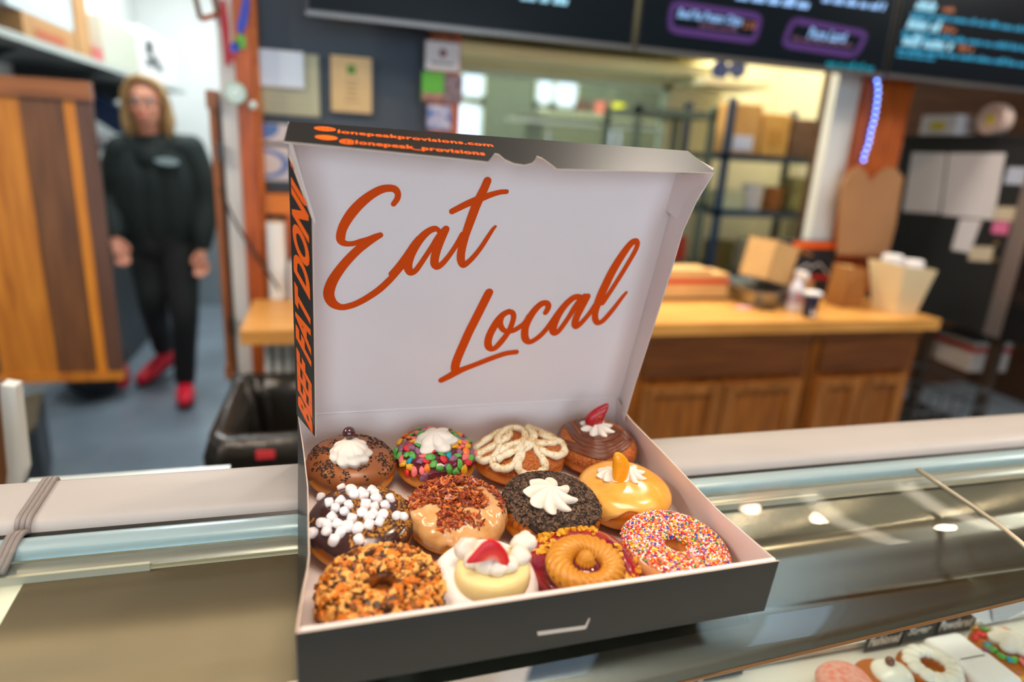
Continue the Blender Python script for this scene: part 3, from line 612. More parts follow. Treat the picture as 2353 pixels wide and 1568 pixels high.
# ------------------------------------------------------------------ bin in front of the counter
tb = thing('waste_bin', 'black slim waste bin lined with a black bag in front of the counter', 'bin', (-.12, 1.68, 0))
b = MB(); lv = [(.0, .36), (.25, .385), (.55, .42), (.76, .44)]
def rr(cx, cy, w, d, z, r=.05, n=6):
    out = []
    for (sx, sy, a0) in ((1, -1, -PI / 2), (1, 1, 0), (-1, 1, PI / 2), (-1, -1, PI)):
        for k in range(n + 1):
            a = a0 + (PI / 2) * k / n; out.append(V(cx + sx * (w / 2 - r) + r * math.cos(a), cy + sy * (d / 2 - r) + r * math.sin(a), z))
    return out
rows = [rr(-.10, 1.68, .27 * s / .44, .44 * s / .44 * .95, z) + [rr(-.10, 1.68, .27 * s / .44, .44 * s / .44 * .95, z)[0]] for z, s in lv]
b.grid(rows, flip=True); b.f.append(tuple(range(28))); b.mi.append(0)
b.build('body', m_black, tb, auto=40)
g = R(5); rows = []
for z, w, amp in ((.60, .292, .008), (.635, .305, .012), (.68, .325, .016), (.74, .34, .016), (.785, .325, .008), (.79, .27, .006), (.74, .22, .02), (.62, .20, .03), (.45, .16, .03), (.36, .05, .01)):
    base = rr(-.10, 1.68, w, .12 + w * 1.0, z, .05, 10); row = []
    for i, p in enumerate(base):
        q = noise.noise(V(i * .55, z * 9, 3.1)) * amp * 2 + noise.noise(V(i * 1.9, z * 21, 7)) * amp * 1.3 + .012; dd = (p - V(-.10, 1.68, z)).normalized(); row.append(p + dd * q + V(0, 0, noise.noise(V(i * .4, z * 3, 9)) * amp * .7))
    rows.append(row + [row[0]])
b = MB(); b.grid(rows, flip=True); b.build('bag_liner', mat('bag_black', '#24221f', rough=.26, bump=1.0, bscale=45), tb, smooth=True)
lq = atY(610, 1047, 1.435); MB().box((lq.x - .020, 1.435, lq.z - .009), (lq.x + .020, 1.480, lq.z + .009)).build('red_label', mat('label_red', '#e2424c', rough=.4), tb)
# white leg with brown panel at the far left behind the display case
wl = thing('side_stand', 'white painted stand with a brown panel at the left edge behind the case', 'stand', (-.56, 1.2, 0))
MB().prism([atY(0, 885, 1.25), atY(34, 890, 1.25), atY(56, 1085, 1.25), atY(46, 1118, 1.25), atY(20, 1160, 1.25), atY(0, 1160, 1.25)], (0, .03, 0)).build('white_frame', m_white, wl)
MB().prism([atY(-40, 885, 1.245), atY(-5, 885, 1.245), atY(14, 1090, 1.245), atY(8, 1150, 1.245), atY(-40, 1150, 1.245)], (0, .03, 0)).build('panel', m_plankD, wl)
b_ = atY(20, 1160, 1.25); MB().box((b_.x - .12, 1.25, 0), (b_.x, 1.28, b_.z)).build('leg', m_white, wl)
dkb = [atZ(x, y, .35) for x, y in ((35, 900), (95, 885), (80, 960), (45, 985))]
t = thing('low_crate', 'low dark crate on the floor under the closed swing door', 'crate', tuple(dkb[0])); MB().prism([V(p.x, p.y, 0) for p in dkb], (0, 0, .3)).build('body', m_black, t)
MB().prism([V(p.x, p.y, .3) for p in dkb], (0, 0, .02)).build('rim', wood('crate_rim', '#6b5a3c', '#4a3d28'), t)
# pale work ledge behind the case
wl = thing('work_ledge', 'pale metal work ledge just behind the display case on the left', 'ledge', (-.26, .85, .93))
MB().box((-.42, .735, .93), (-.152, .995, .955)).build('top', mat('pale_steel', '#c4d0d2', rough=.3, metal=.1), wl)
for x in (-.38, -.17): MB().box((x, .74, 0), (x + .02, .76, .93)).build('leg', m_steel, wl)

# ------------------------------------------------------------------ kitchen: shelf on the left wall and what stands on it
XS = -1.06
t = thing('long_shelf', 'long grey shelf on the left kitchen wall above the woman', 'shelf', (-1.3, 4.2, 1.72))
MB().box((-1.549, 2.75, 1.722), (XS, 6.0, 1.748)).build('board', m_dkgrey, t); MB().box((XS, 2.75, 1.722), (XS + .012, 6.0, 1.75)).build('edge', mat('shelf_edge', '#b5bcb8', rough=.4), t)
for y in (3.2, 4.2, 5.2): MB().prism([V(-1.549, y, 1.72), V(-1.15, y, 1.72), V(-1.549, y, 1.5)], (0, .02, 0)).build('bracket', m_dkgrey, t)
def onshelf(name, p0, p1, hgt, m, label, dep=.3, cat='box', z=1.7485, xo=.02):
    a = atX(p0[0], p0[1], XS - xo); b = atX(p1[0], p1[1], XS - xo); t = thing(name, label, cat, ((XS - xo - dep / 2), a.y, z))
    MB().box((XS - xo - dep, a.y, z), (XS - xo, b.y, z + hgt)).build('body', m, t); return t, a.y, b.y
t, y0, y1 = onshelf('kraft_crate', (58, 95), (178, 120), .095, m_kraft, 'wide kraft box on the shelf with a rust label')
MB().box((XS - .02, y0 + .2 * (y1 - y0), 1.76), (XS - .018, y0 + .75 * (y1 - y0), 1.80)).build('rust_label', mat('rust_print', '#b0541c'), t)
t, ya, yb = onshelf('clear_container', (22, 60), (172, 90), .17, mat('cloudy_plastic', '#c3d0d4', rough=.25), 'cloudy plastic container stacked on the wide kraft box', z=1.844)
MB().box((XS - .34, ya - .01, 2.014), (XS - .005, yb + .01, 2.035)).build('lid', mat('lid_pale', '#d9e2e4', rough=.3), t)
onshelf('kraft_column', (182, 124), (212, 132), .36, m_kraft, 'tall narrow kraft box right of the cloudy container')
onshelf('pink_packet', (216, 136), (238, 141), .07, mat('pink_packet', '#c4625c', rough=.6), 'low pink packet between two boxes on the shelf', cat='packet')
onshelf('cream_crate', (242, 146), (322, 172), .24, mat('cream_crate', '#c3c6b4', rough=.6), 'pale cream box on the shelf behind the pink packet')
t, y0, y1 = onshelf('white_carton', (332, 178), (405, 200), .30, m_paper, 'white carton with black print at the far end of the shelf')
g = R(8)
for k in range(5):
    yy = y0 + (y1 - y0) * g.uniform(.05, .35); zz = g.uniform(1.79, 1.95); MB().box((XS - .02, yy, zz), (XS - .018, yy + (y1 - y0) * .22, zz + .05)).build('black_print', m_black, t)
# kitchen counter below the shelf
kc = thing('kitchen_counter', 'grey steel counter along the left kitchen wall', 'counter', (-1.4, 4.5, 0))
MB().box((-1.548, 4.3, .86), (-1.20, 6.2, .90)).build('top', m_steel, kc); MB().box((-1.548, 4.32, 0), (-1.24, 6.18, .86)).build('base', m_dkgrey, kc)
t = thing('navy_tub', 'navy tub tilted on the kitchen counter behind the door', 'tub', (-1.3, 4.6, 1.3)); a = atY(252, 262, 4.7)
MB().box((-1.548, 4.45, 1.30), (-1.2, 5.2, 1.32)).build('ledge', m_steel, t); MB().cbox((a.x, 4.7, a.z), (.22, .16, .13), ry=.6).build('body', mat('navy_tub', '#10284c', rough=.4), t)
a = atY(235, 305, 4.7); t = thing('mixing_bowl', 'white mixing bowl on the small ledge beside the navy tub', 'bowl', (a.x, 4.7, 1.32))
MB().lathe([(.03, 0), (.07, .03), (.10, .08), (.094, .08), (.06, .035), (.02, .01)], (a.x, 4.62, 1.321), 20).build('body', m_paper, t, auto=40)
# far end of the kitchen
t = thing('far_worktable', 'dark grey worktable at the far end of the kitchen', 'table', (-.9, 6.2, 0)); 
MB().box((-1.14, 6.0, 1.02), (-.225, 6.6, 1.07)).build('top', mat('slate_top', '#7c888b', rough=.4), t); MB().box((-1.14, 6.02, 0), (-.225, 6.58, 1.02)).build('base', mat('pale_slate', '#7f8b90', rough=.5), t)
for i, (x, w, h, l) in enumerate(((-1.08, .14, .30, 'leftmost of the three pale tins on the far worktable'), (-.90, .16, .22, 'middle of the three pale tins on the far worktable'), (-.70, .12, .27, 'rightmost of the three pale tins on the far worktable'))):
    tag(MB().lathe([(.001, 0), (w / 2, 0), (w / 2, h), (w / 2 - .01, h + .012), (.001, h + .012)], (x, 6.15, 1.071), 18).build('pale_tin', mat('pale_tin', '#c4d0cd', rough=.35), auto=40), l, 'tin')
# red and black bag on the floor at the left wall
a = atY(288, 765, 4.0)
t = thing('duffel_bag', 'red and black bag on the kitchen floor just behind the closed door', 'bag', (-1.26, 3.92, 0))
b = MB(); b.sphere((-1.26, 3.92, .17), .2, 16, 10, sc=(.75, 1.1, .85)); b.build('body', mat('bag_cloth', '#1b1b20', rough=.7), t, smooth=True)
b = MB(); b.sphere((-1.11, 3.86, .12), .06, 12, 8, sc=(.6, .8, 1.3)); b.build('front_pocket', mat('bag_red', '#d4142e', rough=.5), t, smooth=True)
# ceiling pipe of the kitchen
tag(MB().tube([(-1.0, 2.7, 2.45), (-.75, 4.2, 2.5), (-.7, 6.8, 2.5)], .03, 10).build('ceiling_pipe', mat('pipe_grey', '#7e8884', rough=.4)), 'grey pipe running along the kitchen ceiling', 'pipe')
# ------------------------------------------------------------------ bakery racks behind the pass-through
def rack(x0, x1, y0, y1, zs, m, label):
    t = thing('wire_rack', label, 'rack', ((x0 + x1) / 2, (y0 + y1) / 2, 0))
    for x in (x0, x1 - .03):
        for y in (y0, y1 - .03): MB().box((x, y, 0), (x + .03, y + .03, zs[-1][1])).build('post', m, t)
    for z, _ in zs:
        MB().box((x0, y0, z - .03), (x1, y1, z)).build('shelf_board', m, t)
    return t
m_rack = mat('rack_navy', '#2c4260', rough=.4); m_rackG = mat('rack_green', '#5b6a60', rough=.4)
rack(1.865, 2.56, 2.90, 3.34, [(.45, 0), (.90, 0), (1.22, 0), (1.49, 1.745)], m_rack, 'navy shelf rack with paper bags behind the pass-through')
rack(1.40, 1.83, 2.95, 3.34, [(.45, 0), (.95, 0), (1.25, 0), (1.675, 1.70)], m_rackG, 'grey-green rack left of the navy one, behind the donut box lid')
def rk(name, x0, x1, z, h, m, label, cat, y=2.96, d=.12, group=None, round_=False):
    if round_: o = MB().lathe([(.001, 0), ((x1 - x0) / 2 * .9, 0), ((x1 - x0) / 2, h), (.001, h)], ((x0 + x1) / 2, y + (x1 - x0) / 2, z), 18).build(name, m, auto=40)
    else:
        o = MB().box((x0, y, z), (x1, y + d, z + h)).build(name, m); bv = o.modifiers.new('b', 'BEVEL'); bv.width = .006; bv.segments = 2
    return tag(o, label, cat, group)
zz = 1.4905
o = rk('coffee_bag', 1.905, 2.085, zz, .24, wood('bag_tan', '#d6a868', '#b98a4e', 4, 'Z'), 'tall tan bag at the left end of the top rack shelf', 'bag')
MB().box((1.94, 2.957, zz + .02), (2.05, 2.96, zz + .09)).build('blue_patch', mat('patch_blue', '#cfd6f0'), o)
o = rk('coffee_bag', 2.10, 2.255, zz, .205, mat('bag_yellow', '#d9a95c', rough=.5, var=.15, vscale=9), 'golden bag in the middle of the top rack shelf', 'bag')
MB().box((2.13, 2.957, zz + .06), (2.22, 2.96, zz + .13)).build('printed_patch', mat('patch_tan', '#c48f42'), o)
rk('coffee_bag', 2.27, 2.42, zz, .19, mat('bag_brown2', '#6d4f44', rough=.5, col2='#543a30', vscale=30), 'dark brown printed bag right of the golden one', 'bag')
rk('white_tub', 2.43, 2.55, zz, .16, mat('tub_greenish', '#c8cda8', rough=.4), 'pale green tub at the right end of the top rack shelf', 'tub', round_=True)
zz = 1.2205
rk('clear_tub', 1.91, 2.06, zz, .09, mat('tub_greenish', '#c8cda8'), 'low pale green tub at the left of the second rack shelf', 'tub'); rk('white_tub', 2.08, 2.19, zz, .13, m_paper, 'white tub on the second rack shelf', 'tub', round_=True)
rk('brown_jar', 2.20, 2.31, zz, .12, mat('jar_brown', '#a5672c', rough=.3), 'brown jar in the middle of the second rack shelf', 'jar', round_=True); rk('olive_box', 2.33, 2.50, zz, .17, mat('box_olive', '#7b7a50', col2='#a9a878', vscale=20), 'olive printed box on the second rack shelf', 'box')
zz = .9005
rk('white_tub', 2.12, 2.28, zz, .17, mat('tub_cream', '#dde0c8', rough=.4), 'cream square tub on the third rack shelf', 'tub'); rk('olive_jar', 1.92, 2.08, zz, .15, mat('jar_olive', '#59582e', col2='#7a6a38', vscale=15), 'dark olive jar on the third rack shelf', 'jar', round_=True)
rk('black_crate', 2.31, 2.52, zz, .16, m_black, 'black crate on the third rack shelf', 'crate')
zz = 1.2505
rk('red_tub', 1.66, 1.78, .9505, .12, mat('tub_red', '#c23a2c'), 'red topped tub on the grey-green rack', 'tub', y=3.0); rk('brown_carton', 1.50, 1.76, .9505 + .0, .02, m_kraft, 'flat kraft sheet on the grey-green rack', 'sheet', y=3.15)
rk('white_jar', 1.50, 1.59, zz, .15, mat('tub_cream', '#dde0c8'), 'pale jar on the grey-green rack', 'jar', y=3.0, round_=True); rk('yellow_tub', 1.64, 1.76, zz, .07, mat('tub_yellow', '#d9d070'), 'low yellow tub on the grey-green rack', 'tub', y=3.0)
# wall ledge with items seen through the inner window, a steel table in front of it
t = thing('steel_table', 'long steel table under the inner window', 'table', (.9, 3.2, 0))
MB().box((.55, 3.36, .92), (1.95, 3.58, .96)).build('top', m_steel, t)
for x in (.58, 1.90): MB().box((x, 3.37, 0), (x + .03, 3.40, .92)).build('leg', m_steel, t); MB().box((x, 3.53, 0), (x + .03, 3.56, .92)).build('leg', m_steel, t)
t = thing('glass_guard', 'steel framed sneeze guard on posts below the inner window', 'guard', (1.2, 3.45, .96))
for px in (1262, 1405, 1425): a = atY(px, 300, 3.45); MB().tube([(a.x, 3.45, .961), (a.x, 3.45, a.z)], .012, 8).build('post', m_steel, t)
a = atY(1165, 268, 3.45); b_ = atY(1530, 300, 3.45); MB().box((a.x, 3.44, a.z - .02), (b_.x, 3.49, a.z)).build('rail', mat('pale_green_frame', '#c9dcd2'), t)
t = thing('far_table', 'pale table behind the inner window carrying red and yellow tubs', 'table', (3, 5.6, 0)); a = atY(1350, 262, 5.6)
MB().box((1.7, 5.4, a.z - .05), (3.15, 6.0, a.z)).build('top', mat('table_olive', '#9a9c84', rough=.5), t); MB().box((1.75, 5.42, 0), (3.1, 5.95, a.z - .05)).build('base', mat('table_base', '#6f715e'), t)
for px, w, c_, l in ((1380, .12, '#c4685a', 'red tub seen through the inner window'), (1420, .12, '#c9c21c', 'yellow tub seen through the inner window'), (1338, .13, '#5b4038', 'dark brown tub seen through the inner window')):
    q = atY(px, 255, 5.55); tag(MB().lathe([(.001, 0), (w / 2, 0), (w / 2, .1), (.001, .1)], (q.x, 5.55, a.z + .001), 14).build('tub', mat('tub' + c_, c_), auto=40), l, 'tub')
# round blue and white lids hanging under the upper duct
for i, (px, py, l) in enumerate(((1655, 162, 'left one of the blue rimmed plates above the rack'), (1695, 158, 'right one of the blue rimmed plates above the rack'))):
    q = atY(px, py, 3.2); t = thing('blue_rim_plate', l, 'plate', tuple(q)); mx = Matrix.Rotation(PI / 2, 4, 'X')
    MB().lathe([(.001, -.004), (.05, -.004), (.05, .004), (.001, .004)], q, 24, mtx=mx).build('rim', mat('rim_navy', '#2b3c74', rough=.3), t, auto=40); MB().lathe([(.001, -.006), (.032, -.006), (.032, .0), (.001, .0)], q + V(0, -.0, 0), 24, mtx=mx).build('centre', m_paper, t)
a = atY(1640, 150, 3.2); tag(MB().box((a.x - .05, 3.19, a.z - .09), (a.x + .35, 3.5, a.z - .06)).build('plate_ledge', m_cream), 'cream ledge holding the blue rimmed plates', 'ledge')
# ================================================================== display case
def SZ(y): return 1.093 + (y - .72) * .0967
CXL, CXR = -1.6, 2.4
m_rail = mat('rail_white', '#b2aeac', rough=.45, var=.04)
m_gl = glass_mat('case_glass', tint=(.95, .98, .97))
def brushed(name, col, rough, aniso, rot=0.0):
    m = bpy.data.materials.new(name); m.use_nodes = True; nt = m.node_tree; b = nt.nodes['Principled BSDF']
    b.inputs['Base Color'].default_value = srgb(col); b.inputs['Metallic'].default_value = 1.0; b.inputs['Roughness'].default_value = rough
    b.inputs['Anisotropic'].default_value = aniso; b.inputs['Anisotropic Rotation'].default_value = rot
    tg = nt.nodes.new('ShaderNodeTangent'); tg.direction_type = 'RADIAL'; tg.axis = 'X'; nt.links.new(tg.outputs[0], b.inputs['Tangent'])
    tc = nt.nodes.new('ShaderNodeTexCoord'); mp = nt.nodes.new('ShaderNodeMapping'); mp.inputs['Scale'].default_value = (4, 900, 900)
    nz = nt.nodes.new('ShaderNodeTexNoise'); nz.inputs['Scale'].default_value = 1.0; bp = nt.nodes.new('ShaderNodeBump'); bp.inputs['Strength'].default_value = .05; bp.inputs['Distance'].default_value = .0005
    nt.links.new(tc.outputs['Object'], mp.inputs[0]); nt.links.new(mp.outputs[0], nz.inputs['Vector']); nt.links.new(nz.outputs[0], bp.inputs['Height']); bp.inputs['Strength'].default_value = .0
    return m
m_canopy = brushed('canopy_steel', '#a19b90', .20, .8, .25)
m_canopyL = brushed('canopy_steel_reflection_tint', '#8c7d68', .58, .3, .25)  # same steel; the taupe ceiling reflection is put into this tint
m_caseint = mat('case_interior', '#f0e8d2', rough=.4)
def profile(pts, x0, x1, th, name, m, parent, skew=None, auto=60):
    """sheet extruded along x; pts (y,z) from back to front; th thickness downwards"""
    P = [V(0, *p) for p in pts]; n = len(P); lo = []
    for i in range(n):
        t = (P[min(i + 1, n - 1)] - P[max(i - 1, 0)]).normalized(); nn = V(0, -t.z, t.y); 
        if nn.z > 0: nn = -nn
        if abs(nn.z) < 1e-3: nn = V(0, 1, 0)
        lo.append(P[i] + nn * th)
    mb = MB(); ring = P + lo[::-1]; vs = []
    for x in (x0, x1):
        for p in ring: vs.append(V(x, p.y + (skew(x, p.y) if skew else 0), p.z))
    k = len(ring); fs = [(i, (i + 1) % k, k + (i + 1) % k, k + i) for i in range(k)] + [(i, i + 1, k - 2 - i, k - 1 - i) for i in range(n - 1)] + [(k + i, k + k - 1 - i, k + k - 2 - i, k + i + 1) for i in range(n - 1)]
    mb.add(vs, fs); return mb.build(name, m, parent, auto=auto)
JX = -.284   # joint between the two glass modules on the left
case = thing('display_case', 'long glass topped display case with steel canopy under the donut box', 'display case', (.3, .35, 0))
# white rail at the back of the top
railp = [(.722, 1.062), (.722, 1.080), (.719, 1.088), (.712, SZ(.712) - .0015)] + [(y, SZ(y) - .0015) for y in (.69, .665, .65)] + [(.643, SZ(.64) - .005), (.640, SZ(.64) - .012)]
profile(railp, CXL, CXR, .003, 'back_rail', m_rail, case)
profile([(.645, 1.0765), (.637, 1.0725), (.634, 1.068)], CXL, CXR, .002, 'dark_gasket', m_black, case)
profile([(.6335, 1.069), (.631, 1.0755), (.624, 1.0785), (.612, 1.0775), (.606, 1.073), (.604, 1.068)], CXL, CXR, .003, 'glass_holder', mat('aqua_extrusion', '#a3bcc4', rough=.3, metal=.2, coat=.2), case)
profile([(.6035, 1.066), (.592, 1.0655), (.588, 1.062)], CXL, CXR, .003, 'steel_lip', mat('lip_steel', '#b5b3ac', rough=.3, metal=.7), case)
# glass: flat top, then curved front
gp = [(.600, SZ(.60) - .0015), (.56, SZ(.56) - .0015), (.52, SZ(.52) - .0015), (.482, SZ(.482) - .002)]
y, z = gp[-1]
for k in range(1, 12):
    a = math.radians(5.5 + k * 6.2); y -= .024 * math.cos(a) * (1.1 - k * .03); z -= .024 * math.sin(a) * (1.0 + k * .05); gp.append((y, z))
gp += [(gp[-1][0] - .04, .80), (gp[-1][0] - .05, .72)]
for i, (a, b) in enumerate(((CXL, JX - .004), (JX + .004, .735), (.741, CXR))):
    profile(gp, a, b, .006, 'glass_panel', m_gl, case)
m_seam = mat('seam_pale', '#c9bda4', rough=.35, metal=.3)
for k, x in enumerate((JX - .003, .735)):
    if k: MB().tube([(x + .003, p[0], p[1] - .001) for p in gp], .0028, 6).build('panel_seam', m_seam, case, smooth=True)
# strap that wraps the rail at the left joint
st = [(JX, p[0], p[1] + .0015) for p in railp[1:]] + [(JX, .635, 1.079), (JX, .622, 1.0805), (JX, .604, 1.075), (JX, .585, 1.069)]
b = MB()
st = [tuple(q_) for q_ in smooth_path(st, 3)]
for dx in (-.0045, 0, .0045): b.tube([(p[0] + dx, p[1], p[2]) for p in st], .0026, 8)
b.build('joint_strap', mat('strap_grey', '#8d8582', rough=.4), case, smooth=True)
# steel canopy under the glass
sk = lambda x, y: (0.060 * (min(x, 1.3) - .75) if y < .46 else 0)
cp_ = [(.588, SZ(.588) - .024), (.56, SZ(.56) - .024), (.535, SZ(.535) - .0243), (.524, SZ(.524) - .0255), (.515, SZ(.515) - .028), (.506, SZ(.506) - .0325), (.496, 1.0335), (.486, 1.0265), (.447, 1.0015), (.4435, .9975), (.4455, .994)]
profile(cp_, -.017, 1.3, .0015, 'steel_canopy', m_canopy, case, sk)
profile(cp_, 1.3, CXR, .0015, 'steel_canopy', m_canopy, case, sk)
MB().tube([(x, .4425 + .060 * (x - .75), .9955) for x in (-.017, 1.3)], .0016, 6).build('canopy_edge_trim', mat('edge_brown', '#9c6a42', rough=.35, metal=.4), case)
profile([(p[0], p[1] + .0) for p in cp_], JX + .018, -.0175, .0015, 'left_canopy', m_canopyL, case, sk)
profile([(p[0], p[1] + .0) for p in cp_], CXL, JX - .018, .0015, 'far_left_canopy', m_canopyL, case, sk)
# pale hollow bracket strips between rail and canopy
for a, b_, nm in ((.418, .575, 'light_bracket'), (-.30, -.165, 'light_bracket')):
    MB().box((a, .586, 1.055), (b_, .600, 1.0635)).build(nm, mat('bracket_pale', '#d8cdb6', rough=.35), case)
    MB().box((a - .012, .588, 1.045), (a, .598, 1.0635)).build('bracket_cap', m_black, case)
# body of the case
MB().box((CXL, .62, .66), (CXR, .70, 1.06)).build('rear_panel', m_caseint, case)
MB().box((CXL, .05, .64), (CXR, .62, .66)).build('deck', m_caseint, case)
MB().box((CXL, .08, 0), (CXR, .70, .64)).build('base', mat('case_base', '#3b3d3e', rough=.4), case)
# small shelf carrying the donuts
MB().box((.30, .28, .778), (CXR - .02, .618, .785)).build('glass_shelf', mat('tray_white', '#e9e4da', rough=.2), case)
MB().tube([(.30, .612, .795), (CXR - .02, .612, .795)], .005, 8).build('card_rail', mat('rail_bright', '#e9e6e0', rough=.15, metal=.6), case)
MB().tube([(.3, .285, .790), (CXR - .02, .285, .790)], .005, 8).build('shelf_rail', m_steel, case)
for x in (.52, 1.0, 1.5): MB().box((x, .6165, .79), (x + .003, .6195, 1.03)).build('panel_joint', mat('joint_line', '#b7ab92'), case)
# white lamp housing under the canopy at the right
hp = [atY(x, y, .50) for x, y in ((2205, 1392), (2420, 1330), (2420, 1375), (2320, 1424), (2262, 1435))]
MB().prism(hp, (0, .06, 0)).build('lamp_housing', mat('housing_white', '#ece6e2', rough=.3), case)
MB().prism([atY(x, y, .498) for x, y in ((2276, 1385), (2400, 1345), (2400, 1375), (2310, 1422), (2280, 1428))], (0, -.002, 0)).build('housing_plate', mat('housing_grey', '#b9c0cc', rough=.25, metal=.4), case)
MB().box((.35, .555, 1.040), (2.3, .582, 1.046)).build('light_tube', emis('case_tube', '#fff0d0', 1.5), case)
area('case_light', (1.0, .568, 1.038), (0, 0, 0), 1.5, .04, 1.6, (1.0, .93, .78))
area('case_light', (-.6, .568, 1.038), (0, 0, 0), 1.5, .04, 2, (1.0, .93, .78))
# black name cards with white writing
m_card = mat('card_black', '#35373a', rough=.5); m_chalk = mat('chalk_white', '#f6f6f2', rough=.6, emit='#ffffff', es=0.0)
def name_card(x0, y0, x1, y1, lines, label, Y=.600):
    a = atY(x0, y0, Y); b = atY(x1, y1, Y); zt_, zb_ = a.z, b.z; x0, x1 = a.x, b.x
    t = thing('name_card', label, 'sign', ((x0 + x1) / 2, Y, zb_), 'black name cards in the display case')
    MB().box((x0, Y, zb_), (x1, Y + .0015, zt_)).build('card', m_card, t)
    n = len(lines); h = (zt_ - zb_) * .78 / n
    for i, s_ in enumerate(lines):
        vs, fs = text_mesh(s_, 1, .3, .03, res=2); w = (x1 - x0) * (.86 if len(s_) > 5 else .6); vs = fit(vs, w, h * .78)
        MB().add([(x0 + (x1 - x0 - w) / 2 + v[0], Y - .0006, zt_ - (zt_ - zb_) * .1 - h * (i + 1) + h * .15 + v[1]) for v in vs], fs).build('lettering', m_chalk, t)
name_card(1515, 1535, 1602, 1580, ['Strawberry'], 'black card at the left, its white word cut by the photo edge'); name_card(1626, 1512, 1706, 1550, ['Roll'], 'black card with one short white word, second from the left')
name_card(2003, 1428, 2070, 1485, ['Old', 'Fashioned'], 'black card with two stacked white words, left one of the right trio'); name_card(2082, 1408, 2150, 1466, ['Cinnamon', 'Sugar'], 'middle card of the three black cards at the right'); name_card(2166, 1392, 2236, 1448, ['Blueberry', 'Powdered'], 'black card right beside the white lamp housing')
# ================================================================== the donut box
BW, BD, BH, LL, LA = .40, .3148, .0575, .3192, -.1536
RWm = np.array([[0.99942, -0.03177, 0.01186], [0.03277, 0.99483, -0.09613], [-0.00874, 0.09647, 0.9953]])
_o = np.array([-0.02576, 0.39691, -0.32928]) - RWm[:, 2] * BH
BF = Matrix(((*RWm[0], _o[0]), (*RWm[1], _o[1]), (*RWm[2], _o[2] + EYE + .0012), (0, 0, 0, 1)))   # box frame: x right, y away, z up, origin front left bottom corner
BFi = BF.inverted()
EYEL = BFi @ V(0, 0, EYE)
def bray(x, y): return BFi.to_3x3() @ ray(x, y)
def bplane(x, y, p, n):
    d = bray(x, y); return EYEL + d * (Vector(n).dot(Vector(p) - EYEL) / Vector(n).dot(d))
def bz(x, y, z): return bplane(x, y, (0, 0, z), (0, 0, 1))
m_bin = mat('card_inside_white', '#efe6e4', rough=.42, var=.02, vscale=6)
m_bout = mat('card_outside_charcoal', '#262625', rough=.34, spec=.32, var=.03, vscale=5, coat=.05)
m_edge = mat('card_edge', '#dcc9b8', rough=.6)
m_print = mat('print_orange_ink', '#de4c00', rough=.7, spec=.2)
m_print2 = mat('print_orange_bright', '#ff6a0a', rough=.45)
box = thing('donut_box', 'open charcoal donut box with white inside holding twelve donuts', 'box', mtx=BF)
CT = .0011
def sheet(G, name, parent, flip=False, mats=None, th=CT):
    """card sheet: G[i][j] local points of the white side; the charcoal side is offset by th"""
    a, b = len(G), len(G[0]); N = [[None] * b for _ in range(a)]
    for i in range(a):
        for j in range(b):
            t1 = G[min(i + 1, a - 1)][j] - G[max(i - 1, 0)][j]; t2 = G[i][min(j + 1, b - 1)] - G[i][max(j - 1, 0)]; N[i][j] = t1.cross(t2).normalized() * (-1 if flip else 1)
    mb = MB(); B = [[G[i][j] - N[i][j] * th for j in range(b)] for i in range(a)]
    mb.grid(G, 0, flip=flip); mb.grid(B, 1, flip=not flip)
    for (r1, r2, fl) in (([G[i][0] for i in range(a)], [B[i][0] for i in range(a)], 0), ([G[i][-1] for i in range(a)], [B[i][-1] for i in range(a)], 1), (G[0], B[0], 1), (G[-1], B[-1], 0)):
        mb.grid([r1, r2], 2, flip=bool(fl) != flip)
    return mb.build(name, mats or [m_bin, m_bout, m_edge], parent, mtx=Matrix.Identity(4), auto=40)
def lin(a, b, n): return [a + (b - a) * i / n for i in range(n + 1)]
def interp(x, xs, ys): return float(np.interp(x, xs, ys))
Lx = lambda y: interp(y, [0, .035, .072, .175, .245, .3148], [0, .004, .0095, .0095, .006, .001])
Rx = lambda y: interp(y, [0, .072, .144, .2, .26, .3148], [.398, .3875, .3868, .386, .384, .392])
sheet([[V(x, y, CT) for y in lin(.0, BD, 2)] for x in lin(0, BW, 2)], 'base', box)
G = [[V(Lx(y) * (z / BH) ** 1.3, y, z) for z in lin(CT, BH, 4)] for y in lin(.001, BD, 20)]; sheet(G, 'left_wall', box)
G = [[V(BW - (BW - Rx(y)) * (z / BH) ** 1.3, y, z) for z in lin(CT, BH, 4)] for y in lin(.001, BD, 20)]; sheet(G, 'right_wall', box, flip=True)
G = [[V(x, 0, z) for z in lin(CT, BH, 2)] for x in lin(-.0008, BW + .0008, 6)]; fwl = sheet(G, 'front_wall', box, flip=True)
MB().box((.002, .0002, .004), (BW - .002, .0032, BH + .0007)).build('front_wall_lining', m_bin, box, mtx=Matrix.Identity(4))
G = [[V(x, BD, z) for z in lin(CT, BH, 2)] for x in lin(0, BW, 4)]; sheet(G, 'back_wall', box)
# white slot in the front wall
def fpt(x, y): p = bplane(x, y, (0, -CT, 0), (0, 1, 0)); return V(p.x, -CT - .0002, p.z)
sl = MB().add([fpt(*q) for q in ((1234, 1452), (1236, 1461), (1345, 1446), (1347, 1437))] + [fpt(*q) for q in ((1344, 1438), (1347, 1445), (1356, 1421), (1353, 1421))], [(0, 1, 2, 3), (4, 5, 6, 7)])
sl.build('slot', m_edge, fwl, mtx=Matrix.Identity(4))
